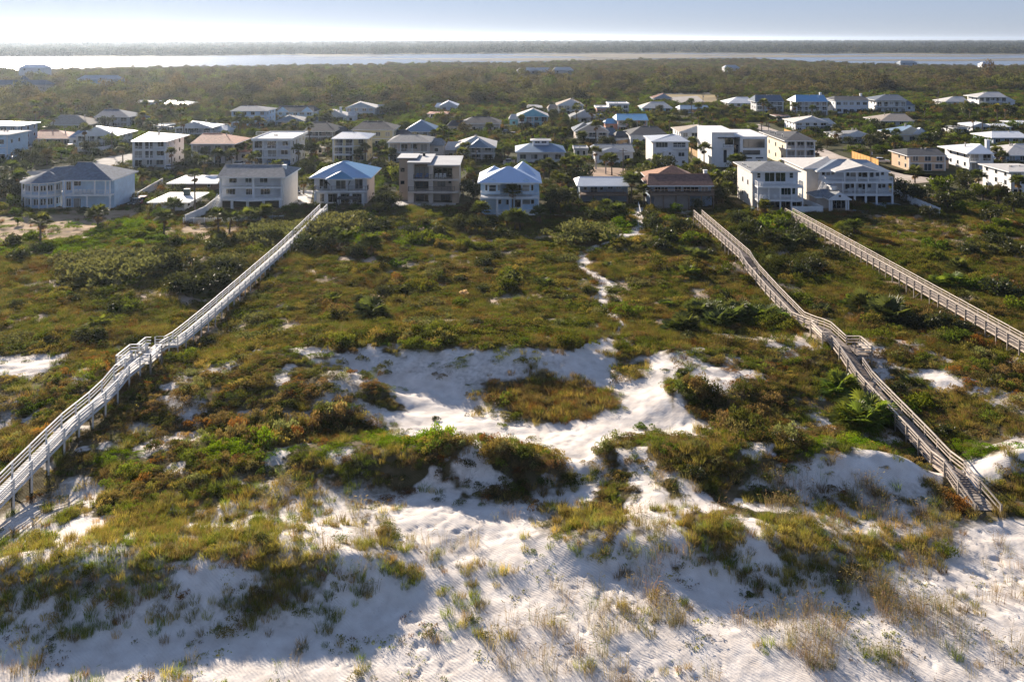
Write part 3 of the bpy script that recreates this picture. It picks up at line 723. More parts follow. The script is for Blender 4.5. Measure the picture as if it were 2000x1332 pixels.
h.win(1228, 768, 1310, 840, .5, 2)
for a_ in ((1090, 885, 1122, 950), (1160, 885, 1238, 955), (1270, 885, 1340, 955), (1370, 885, 1448, 960)): h.win(*a_, 1.6, 2)
mb = MB(); mb.box(h.X(1230, -6), h.Y - 6, h.Z(985, -6) + 1.3, h.X(1420, -6), h.Y - 3, h.Z(985, -6) + 1.55)
for q in (1232, 1418):
    for dd in (-6, -3.2): mb.box(h.X(q, -6) - .08, h.Y + dd, -.3, h.X(q, -6) + .08, h.Y + dd + .16, h.Z(985, -6) + 1.4)
tag(mb.obj('pergola', mat('dark_canvas', (.03, .03, .035), .8)), 'low black shade pergola in front of the blue-roofed white house', 'pergola')

h = Ho('modern_house', 'tan modern three-storey house with stepped flat grey roof planes and open balconies', 'the tan modern house', Z3, 965, 450)
h.foot(175, 690, -1, 14)
h.box('wing_wall', M['tan'], 176, 578, 305, 930, 3.5, 12, True)
h.box('wall', M['beige'], 256, 645, 690, 965, 2.2, 13, True)
h.box('left_pier', M['beige'], 250, 612, 303, 960, 0, 2.15, True); h.box('centre_pier', M['beige'], 432, 640, 470, 960, .1, 2.15, True); h.box('right_pier', M['tan'], 636, 645, 692, 960, 0, 2.15, True)
mb = MB(); mb.box(h.X(156, 2.5), h.Y + 2.5, h.Z(578, 2.5), h.X(330, 2.5), h.Y + 11, h.Z(572, 2.5)); h.put('wing_roof', mb, RF['flatg'])
for nm, x0, x1, ya, da, yb, db in (('roof', 420, 705, 633, -1.2, 552, 13), ('upper_roof', 243, 450, 612, -.8, 545, 13)):
    za, zc = h.Z(ya, da), h.Z(yb, db); mb = MB(); a_, b_ = h.X(x0, da), h.X(x1, da)
    if nm == 'upper_roof': za += .05; zc += .25
    mb.quad((a_, h.Y + da, za), (b_, h.Y + da, za), (b_, h.Y + db, zc), (a_, h.Y + db, zc)).quad((a_, h.Y + da, za - .3), (b_, h.Y + da, za - .3), (b_, h.Y + db, zc - .3), (a_, h.Y + db, zc - .3), 1)
    mb.quad((a_, h.Y + da, za), (b_, h.Y + da, za), (b_, h.Y + da, za - .3), (a_, h.Y + da, za - .3), 1).quad((a_, h.Y + da, za), (a_, h.Y + db, zc), (a_, h.Y + db, zc - .3), (a_, h.Y + da, za - .3), 1).quad((b_, h.Y + da, za), (b_, h.Y + db, zc), (b_, h.Y + db, zc - .3), (b_, h.Y + da, za - .3), 1)
    mb.quad((a_, h.Y + db, zc), (b_, h.Y + db, zc), (b_, h.Y + db, zc - .3), (a_, h.Y + db, zc - .3), 1)
    h.put(nm, mb, [RF['flatg'], M['beige']])
mb = MB(); mb.box(h.X(380, 9), h.Y + 9, h.Z(575, 9), h.X(400, 9), h.Y + 10, h.Z(548, 9) + .5); h.put('vent', mb, dark)
brz = mat('bronze_rail', (.10, .08, .07), .5)
h.slab('balcony', M['beige'], 252, 690, 756, -.3, 2.2, .4); h.slab('balcony', M['beige'], 252, 690, 864, -1.2, 2.2, .4)
h.rail(300, 640, 756, -.25, brz); h.rail(255, 655, 864, -1.2, brz, ret=1.2)
h.win(306, 652, 440, 748, 2.2, 3, fr=brz); h.win(476, 662, 634, 750, 2.2, 4, fr=brz); h.win(312, 778, 428, 855, 2.2, 3, fr=brz); h.win(512, 778, 573, 815, 2.2, 2, fr=brz); h.win(606, 775, 626, 790, 2.2, fr=brz)
h.win(322, 893, 388, 950, 2.2, 2, fr=brz); h.win(542, 893, 612, 960, 2.2, 2, fr=brz); h.box('door', M['brown'], 395, 893, 425, 955, 2.1, 2.19)
for a_ in ((190, 662, 220, 690), (190, 772, 220, 798)): h.win(*a_, 3.5, fr=brz)

h = Ho('beach_house', 'sky-blue two-storey house with white metal roof and twin front gablets', 'the sky-blue white-roofed house', Z3, 1085, 1135)
h.foot(878, 1395, -1, 17)
h.box('wall', M['sky'], 882, 788, 1390, 1090, 1.6, 17, True)
h.roof(RF['wshade'], 855, 1415, 787, -.7, 9, (1105, 3.8, 648), (1145, 3.8, 648)); h.roof(RF['wshade'], 858, 1130, 770, 5, 17, (1000, 9, 640), (1000, 14, 640), name='side_roof')
h.roof(RF['wshade'], 1100, 1412, 778, 5, 18, (1248, 7.5, 600), (1250, 15, 600), name='rear_roof')
for xx in (985, 1275):
    h.box('bay', M['sky'], xx - 68, 795, xx + 68, 885, .4, 1.55); h.roof(RF['wshade'], xx - 78, xx + 78, 797, -.3, 3.5, (xx, -.2, 752), (xx, 3.5, 752), wallm=M['sky'], name='gablet')
    h.win(xx - 62, 805, xx - 44, 855, .4); h.win(xx - 28, 808, xx + 30, 860, .4, 1, hbar=True); h.win(xx + 46, 805, xx + 64, 855, .4)
h.slab('balcony', white, 880, 1392, 915, -.8, 1.65); h.rail(884, 1390, 915, -.8, ret=2)
h.slab('porch_floor', white, 1025, 1392, 1058, -.8, 1.65); h.rail(1030, 1388, 1058, -.8, h=.9)
h.posts((1030, 1135, 1240, 1385), 925, 1085, -.75, .26, ground=True); h.posts((884,), 925, 1085, -.7, ground=True)
for a_ in ((1035, 935, 1060, 970), (1105, 935, 1125, 975), (1245, 935, 1310, 972), (1320, 935, 1345, 970), (1180, 935, 1230, 1000)): h.win(*a_, 1.6)
h.box('side_wall_trim', white, 1015, 930, 1030, 1088, 1.0, 1.58, True)

h = Ho('beach_cottage', 'small cottage with striped pale metal roof and low front deck', 'the small metal-roofed cottage', Z4, 965, 330)
h.foot(140, 560, -2, 11)
h.box('wall', M['bluegrey'], 142, 815, 560, 975, 1.2, 10, True)
h.roof(RF['wstripe'], 118, 575, 815, 0, 11, (140, 6, 735), (560, 6, 737), wallm=M['bluegrey'])
h.slab('deck', M['brown'], 150, 560, 890, -1.6, 1.2, .3); h.rail(152, 560, 890, -1.6, M['brown'])
h.posts((155, 260, 400, 555), 890, 975, -1.5, .22, M['brown'], True)
for a_ in ((180, 825, 205, 850), (238, 822, 295, 880), (320, 825, 345, 850), (388, 812, 430, 840), (460, 812, 500, 840)): h.win(*a_, 1.2, 2 if a_[2] - a_[0] > 30 else 1)
h = Ho('beach_house', 'weathered wooden house with brown shingle roof, rusty rear hip and wide dark deck', 'the brown-roofed wooden house', Z4, 1005, 1020)
h.foot(745, 1300, -2, 15)
h.box('wall', M['bluegrey'], 752, 812, 1290, 1010, 1.4, 9, True)
h.box('rear_wall', M['tan'], 770, 790, 1180, 1000, 9, 19, True)
h.roof(RF['brown'], 730, 1310, 812, -.2, 9.5, (740, 5, 710), (1262, 5, 710), wallm=M['tan'])
h.roof(RF['rust'], 735, 1180, 760, 8, 20, (930, 12, 640), (960, 12, 640), name='rear_roof')
h.chimney(1222, 1250, 680, 735, 5)
h.slab('deck', M['brown'], 755, 1312, 890, -2, 1.4, .3); h.rail(758, 1310, 890, -2, M['brown'], ret=3)
h.posts((760, 870, 980, 1090, 1200, 1305), 892, 1005, -1.9, .25, M['brown'], True); h.box('porch_screen', M['taupe'], 790, 905, 1100, 1005, -1.2, -1.1, True)
for a_ in ((795, 825, 842, 875), (850, 825, 905, 880), (968, 820, 1022, 860), (1042, 825, 1100, 880), (1105, 825, 1172, 880), (1200, 825, 1255, 860)): h.win(*a_, 1.4, 2)

h = Ho('beach_house', 'white three-storey house with grey hip roof, stacked balconies and green glass doors', 'the white green-glass house', Z5, 1015, 440)
h.foot(205, 660, -2, 16)
h.box('wall', M['wsid'], 222, 692, 615, 1020, 1.6, 15, True)
mb = MB(); mb.box(h.X(222, 1.6) - .06, h.Y + 1.65, -.6, h.X(222, 1.6) - .01, h.Y + 15.05, h.Z(700, 1.6)); h.put('side_wall', mb, whitec)  # warm white skin: the sun on this side is put into the colour
h.roof(RF['grey'], 205, 645, 690, .3, 16.5, (352, 7.5, 600), (372, 9, 598))
h.slab('balcony', white, 268, 662, 822, -1.5, 1.6, .3); h.rail(270, 660, 822, -1.5, ret=2.8); h.slab('balcony', white, 268, 662, 938, -1.5, 1.6, .3); h.rail(270, 660, 938, -1.5, ret=2.8)
h.posts((270, 365, 463, 560, 657), 832, 938, -1.45, .24); h.posts((270, 365, 463, 560, 657), 948, 1015, -1.45, .24, ground=True)
h.win(328, 700, 410, 775, 1.6, 2, glassg); h.win(422, 700, 505, 775, 1.6, 2, glassg); h.win(262, 702, 288, 745, 1.6, hbar=True); h.win(543, 702, 572, 745, 1.6, hbar=True)
h.win(470, 832, 552, 890, 1.6, 3, glassg); h.win(565, 832, 590, 885, 1.6, 1, glassg); h.win(375, 950, 455, 1012, 1.6, 2); h.win(470, 950, 545, 1012, 1.6, 2); h.win(565, 955, 640, 1010, 1.6, 2)
for dd in (5, 9.5):
    for zz in (1.4, 4.6, 7.8): h.sidewin('L', h.X(222, 1.6) - .06, dd, dd + .9, zz, zz + 1.1)
h = Ho('beach_house', 'large white house with grey metal roof, two long upper porches and open lower level', 'the large porch house', Z5, 965, 1120)
h.foot(680, 1440, -2, 17)
h.box('wall', M['wsid'], 800, 692, 1400, 970, 1.9, 17, True)
mb = MB(); mb.box(h.X(690, 4), h.Y + 4, -.6, h.X(806, 4), h.Y + 21, h.Z(660, 4)); h.put('side_wing', mb, whitec)  # lit wing in warmer white than the front, sunlight put into the paint
h.roof(RF['pale'], 662, 960, 662, 3.2, 22, (830, 10, 575), (1000, 10, 560), name='wing_roof'); h.roof(RF['metal'], 780, 1420, 688, .8, 16, (960, 7, 582), (1215, 7, 590)); h.roof(RF['pale'], 940, 1330, 690, -1.4, 8, (1178, -1.2, 640), (1040, 7, 582), wallm=M['grey'], name='porch_roof')
h.slab('balcony', white, 850, 1442, 780, -1.3, 1.9, .35); h.rail(855, 1440, 780, -1.3, ret=2.5); h.slab('balcony', white, 1000, 1442, 886, -1.3, 1.9, .4); h.rail(1004, 1440, 886, -1.3, ret=2.5)
h.posts((1022, 1128, 1226, 1328), 692, 780, -1.25, .26); h.posts((1005, 1110, 1206, 1302, 1437), 792, 886, -1.25, .26); h.posts((1110, 1206, 1300, 1437), 900, 965, -1.25, .4, ground=True)
for a_ in ((822, 668, 848, 720), (862, 665, 892, 722), (905, 668, 930, 718), (1035, 698, 1060, 730), (1070, 698, 1115, 735), (1140, 698, 1165, 735), (1172, 698, 1218, 738), (1240, 698, 1270, 738), (1290, 698, 1318, 730), (1335, 668, 1360, 720)): h.win(*a_, 1.9, 1)
for a_ in ((1025, 798, 1060, 842), (1075, 798, 1100, 830), (1140, 798, 1168, 830), (1175, 798, 1200, 845), (1220, 798, 1248, 830), (1310, 798, 1335, 840), (1345, 798, 1372, 828)): h.win(*a_, 1.9, 1)
h.box('garage_shade_panel', dark, 1010, 905, 1420, 962, 1.75, 1.88)  # solid dark panel standing in for the shade of the open lower level
h.stair(860, 785, -.5, 760, 880, -2.0, 1.4)
h = Ho('pool_house', 'small white pool house with gabled porch and roof cupola before the large porch house', 'the little pool house', Z5, 1032, 960)
h.foot(775, 1080, -1, 10)
h.box('wall', M['beige'], 880, 928, 1050, 1035, 3.5, 9, True); h.box('side_room', M['beige'], 775, 905, 885, 1010, 3.4, 8.5, True)
h.roof(RF['grey'], 765, 905, 912, 2.8, 9.2, (830, 5, 842), (905, 5, 842), wallm=M['beige'], name='side_roof'); h.roof(RF['grey'], 878, 1084, 930, -.4, 9.5, (978, -.3, 868), (978, 9.5, 868), wallm=M['wsid'])
h.posts((892, 910, 1035, 1054), 928, 1032, 0, .3, ground=True); h.win(905, 940, 1030, 1015, 3.5, 3); h.win(968, 893, 988, 912, -.38)
h.box('cupola', white, 905, 815, 945, 850, 5.5, 7); h.roof(RF['grey'], 895, 955, 816, 5.2, 7.4, (924, 6, 792), (927, 6, 792), name='cupola_roof')

h = Ho('modern_house', 'white cubist three-storey house with dark glass slots and flat roof', 'the white cubist house', Z4, 655, 1530)
h.foot(1285, 1780, 0, 22)
h.box('wall', white, 1288, 352, 1480, 660, .8, 21, True); h.box('right_block', white, 1535, 388, 1770, 600, 0, 20, True); h.box('glass_stair', glass, 1482, 460, 1534, 640, 1.5, 3, True); h.box('base_wall', M['grey'], 1480, 605, 1775, 660, 1.6, 20, True)
mb = MB(); mb.box(h.X(1480, 1) , h.Y + 1, h.Z(388, 1) - .2, h.X(1776, 1), h.Y + 21.5, h.Z(384, 1)); mb.box(h.X(1284, 1), h.Y + .5, h.Z(356, 1), h.X(1510, 1), h.Y + 21.5, h.Z(350, 1)); h.put('roof', mb, RF['flat'])
for a_, mu in (((1562, 412, 1745, 482), 4), ((1562, 508, 1705, 542), 3), ((1576, 568, 1636, 576), 1), ((1672, 568, 1732, 576), 1)): h.win(*a_, 0, mu, fr=dark)
h.win(1393, 505, 1416, 610, .8, 1, fr=dark); h.win(1405, 400, 1472, 455, .8, 2, fr=dark); h.slab('balcony', white, 1385, 1478, 482, -.3, .8); h.rail(1388, 1476, 482, -.3, dark); h.slab('canopy', dark, 1350, 1535, 398, -.5, 1, .2)
h = Ho('beach_house', 'beige three-storey house with charcoal roof, sunlit side wall and stacked porches', 'the beige stacked-porch house', Z5, 650, 560)
h.foot(440, 765, -1, 26)
h.box('wall', M['beige'], 515, 424, 762, 655, 1.8, 26, True)
mb = MB(); mb.box(h.X(515, 1.8) - .06, h.Y + 1.85, -.6, h.X(515, 1.8) - .01, h.Y + 26, h.Z(424, 1.8)); h.put('side_wall', mb, M['cream'])  # lighter cream skin over the beige wall, its sunshine painted in
h.roof(RF['dark'], 498, 778, 424, -.6, 27, (600, 8, 352), (600, 18, 340))
for yy in (495, 582): h.slab('balcony', white, 512, 764, yy, 0, 1.8, .3); h.rail(515, 762, yy, 0)
for a_, b2 in ((424, 495), (503, 582), (590, 650)): h.posts((518, 598, 680, 760), a_, b2, 0, .3, ground=b2 == 650)
for yy in (432, 515, 600):
    for xx in (528, 610, 692): h.win(xx, yy, xx + 55, yy + 42, 1.8, 2)
for dd in (5, 12, 19):
    for zz in (1.5, 4.7, 7.9): h.sidewin('L', h.X(515, 1.8) - .06, dd, dd + 1.0, zz, zz + 1.2)
h = Ho('beach_house', 'tall white house with white metal hip roof and corner balcony above a gabled bay', 'the tall white metal-roofed house', Z4, 648, 930)
h.foot(775, 1090, -1, 15)
h.box('wall', M['wsid'], 780, 432, 1085, 655, .6, 15, True)
mb = MB(); mb.box(h.X(780, .6) - .06, h.Y + .65, -.6, h.X(780, .6) - .01, h.Y + 15, h.Z(432, .6)); h.put('side_wall', mb, whitec)  # thin warm white skin, painted as the lit side of this wall
h.roof(RF['wstripe'], 762, 1100, 430, -.3, 16, (935, 7, 368), (960, 8, 365)); h.roof(RF['white'], 870, 985, 515, -.4, 2, (925, -.3, 490), (925, 2, 490), wallm=M['wsid'], name='bay_roof')
h.box('bay', M['wsid'], 875, 515, 978, 650, -.2, .58, True); h.slab('balcony', white, 948, 1088, 488, -.3, .6); h.rail(950, 1086, 488, -.3)
for a_, mu in (((805, 438, 905, 480), 4), ((955, 440, 1060, 478), 3), ((812, 528, 862, 558), 2), ((1000, 525, 1050, 558), 2), ((1030, 595, 1055, 620), 1)): h.win(*a_, .6, mu)
h.win(916, 525, 934, 545, -.2); h.box('door', dark, 910, 600, 940, 650, -.28, -.22)

# --- the houses behind, each from its outline in the photo
Ho.deep = False
def house(short, label, u0, u1, vb, ve, vr, roof, rc, wall, depth=13, st=2, porch=None, side=None, ridge=.45, ov=.6, chim=False, nwin=None, name='house', seed=None, base=0.0, big=False, wm=None):
    h = Ho(name, label, short, ZP, vb, (u0 + u1) / 2, zbase=base)
    r_ = random.Random(int(u0 * 7 + vb)); s1 = F / h.Y
    wallm = tint_mat(M[wall], r_.randrange(3)); roofm = tint_mat(RF[rc], r_.randrange(3)); inset = 2.4 if porch else 0.0
    h.foot(u0, u1, -1, depth + 1)
    h.box('wall', wallm, u0, ve, u1, vb, inset, depth, True)
    x_l, x_r, zt_ = h.X(u0, inset), h.X(u1, inset), h.Z(ve, 0)
    zt_ = max(zt_, base + 2.3); o = ov * s1; mid = (u0 + u1) / 2; w = u1 - u0
    if roof == 'hipx': h.roof(roofm, u0 - o, u1 + o, ve, -ov, depth + ov, (mid - w * ridge * .5, depth / 2, vr), (mid + w * ridge * .5, depth / 2, vr), ze=zt_)
    elif roof == 'pyr': h.roof(roofm, u0 - o, u1 + o, ve, -ov, depth + ov, (mid - .3, depth * .45, vr), (mid + .3, depth * .45, vr), ze=zt_)
    elif roof == 'hipy': h.roof(roofm, u0 - o, u1 + o, ve, -ov, depth + ov, (mid, depth * .32, vr), (mid, depth * .75, vr - 1), ze=zt_)
    elif roof == 'gabx': h.roof(roofm, u0 - o, u1 + o, ve, -ov, depth + ov, (u0 - o, depth / 2, vr), (u1 + o, depth / 2, vr), wallm=wallm, ze=zt_)
    elif roof == 'gaby': h.roof(roofm, u0 - o, u1 + o, ve, -ov, depth + ov, (mid, -ov, vr), (mid, depth + ov, vr - 2), wallm=wallm, ze=zt_)
    else:
        mb = MB(); mb.box(h.X(u0) - .4, h.Y - .4, zt_ - .05, h.X(u1) + .4, h.Y + depth + .4, zt_ + .3); mb.box(h.X(u0) - .4, h.Y - .4, zt_ + .3, h.X(u1) + .4, h.Y - .2, zt_ + .7); mb.box(h.X(u0) - .4, h.Y - .2, zt_ + .3, h.X(u0) - .2, h.Y + depth + .2, zt_ + .7); mb.box(h.X(u1) + .2, h.Y - .2, zt_ + .3, h.X(u1) + .4, h.Y + depth + .2, zt_ + .7)
        mb.box(h.X(u0) - .4, h.Y + depth + .2, zt_ + .3, h.X(u1) + .4, h.Y + depth + .4, zt_ + .7); h.put('roof', mb, roofm)
    fh = (zt_ - base) / st
    def zy(z): return (H - z) * s1 + HV
    def zyd(z, d): return (H - z) * F / (h.Y + d) + HV
    nw = nwin or max(2, int(w / s1 / 3.0))
    for fl in range(st):
        zf = base + fl * fh
        for k in range(nw):
            uc = u0 + w * (k + .5) / nw + r_.uniform(-.05, .05) * w / nw; ww = (r_.choice((.42, .5, .62)) if not big else .8) * w / nw; hh = min(fh - .9, 1.35 if not big else 1.9)
            zc = zf + fh * .28
            if porch and fl > 0 and k % 3 != 2: zc = zf + .12; hh = min(fh - .6, 2.1); ww = max(ww, .66 * w / nw)
            if fl == 0 and st > 1 and k % 2 == r_.randrange(2): zc = zf + .1; hh = 2.05; ww = .6 * w / nw
            sc_ = s1 / (F / (h.Y + inset))
            f2 = lambda u: (u - CU) * 1.0 + CU
            h.win(f2(uc - ww / 2), zyd(zc + hh, inset), f2(uc + ww / 2), zyd(zc, inset), inset, 2 if ww / s1 > 1.3 else 1)
    if porch:
        for fl in range(1, st):
            zf = base + fl * fh; pu0, pu1 = porch if isinstance(porch, tuple) else (u0, u1)
            h.slab('balcony', white, pu0, pu1, zy(zf), 0, inset, .25); h.rail(pu0, pu1, zy(zf), 0, step=.45)
        pu0, pu1 = porch if isinstance(porch, tuple) else (u0, u1); npz = max(2, int((pu1 - pu0) / s1 / 3.6) + 1)
        h.posts([pu0 + .18 * s1 + (pu1 - pu0 - .36 * s1) * k / (npz - 1) for k in range(npz)], zy(zt_ - .2), vb, .05, .22, ground=True)
    rm = [c for c in h.root.children if c.name.startswith('roof')][0]
    zs_ = [q.co for q in rm.data.vertices]; zm = max(q.z for q in zs_)
    for k in range(r_.randrange(1, 4)):
        xx = r_.uniform(-.22, .22) * (x_r - x_l); bx_ = MB(); cx_ = h.root.location.x + xx; cy_ = h.Y + depth * .5 - r_.uniform(.3, 1.0)
        bx_.box(cx_ - .14, cy_ - .14, base + zm - 1.1, cx_ + .14, cy_ + .14, base + zm + .25); h.put('roof_vent', bx_, M['conc'])
    tm = MB(); yw = h.Y + inset
    for xx in (x_l, x_r): tm.box(xx - .09, yw - .05, base, xx + .09, yw + .12, zt_ - .24)
    for fl in range(1, st): tm.box(x_l + .1, yw - .04, base + fl * fh - .14, x_r - .1, yw - .003, base + fl * fh + .1)
    h.put('wall_trim', tm, white if wall not in ('white', 'wsid') else M['conc'] if r_.random() < .4 else whitec)
    for xx in (x_l + .32, x_r - .32):
        if st > 1: bx_ = MB(); bx_.box(xx - .05, h.Y + inset - .14, base, xx + .05, h.Y + inset - .04, zt_ - .25); h.put('downpipe', bx_, white)
    sd = side or ('R' if (u0 + u1) / 2 < CU else 'L'); xw = (x_r if sd == 'R' else x_l)
    for fl in range(st):
        for dd in np.arange(inset + 2.0, depth - 2, 4.2): h.sidewin(sd, xw, dd, dd + 1.0, base + fl * fh + fh * .3, base + fl * fh + fh * .3 + 1.1)
    if chim: h.chimney(mid + w * .25, mid + w * .25 + 1.0 * s1, vr - 1.2 * s1, vr + 1.5 * s1, depth / 2 - .5)
    for side_ in r_.sample((-1, 1), 2):               # a lower wing where there is room beside the house
        ww = r_.uniform(.28, .42) * (x_r - x_l); xa = x_r + .02 if side_ > 0 else x_l - ww - .02; xb = xa + ww; ya, yb = h.Y + depth * .35, h.Y + depth * .95
        if base or st > 2 or zt_ < 2.6 or roof == 'flat' or any(xa - 1.5 < q[2] and xb + 1.5 > q[1] and ya - 5 < q[4] and yb + 2 > q[3] for q in FPS if q[0] != short): continue
        zw = max(2.3, zt_ * r_.uniform(.5, .75)); mb = MB(); mb.box(xa, ya, -.6, xb, yb, zw); h.put('wing_wall', mb, wallm)
        mb = MB(); o_ = .45; xi, xo = (xa, xb + o_) if side_ > 0 else (xb, xa - o_); ym = (ya + yb) / 2; zr_ = zw + (yb - ya) * .22
        mb.quad((xi, ya - o_, zw), (xo, ya - o_, zw), (xo - side_ * ww * .3, ym, zr_), (xi, ym, zr_)).quad((xi, yb + o_, zw), (xo, yb + o_, zw), (xo - side_ * ww * .3, ym, zr_), (xi, ym, zr_)).poly([(xo, ya - o_, zw), (xo, yb + o_, zw), (xo - side_ * ww * .3, ym, zr_)]).quad((xi, ya - o_, zw - .02), (xo, ya - o_, zw - .02), (xo, yb + o_, zw - .02), (xi, yb + o_, zw - .02), 1)
        h.put('wing_roof', mb, [roofm, white]); HOUSES.append((short, xa, xb, ya, yb))
        mb = MB(); xm = (xa + xb) / 2; mb.box(xm - .6, ya - .04, zw - 1.9, xm + .6, ya - .002, zw - .8, 0).box(xm - .68, ya - .03, zw - 1.98, xm + .68, ya - .003, zw - .72, 1); h.put('window', mb, [glass, white])
        break
    return h
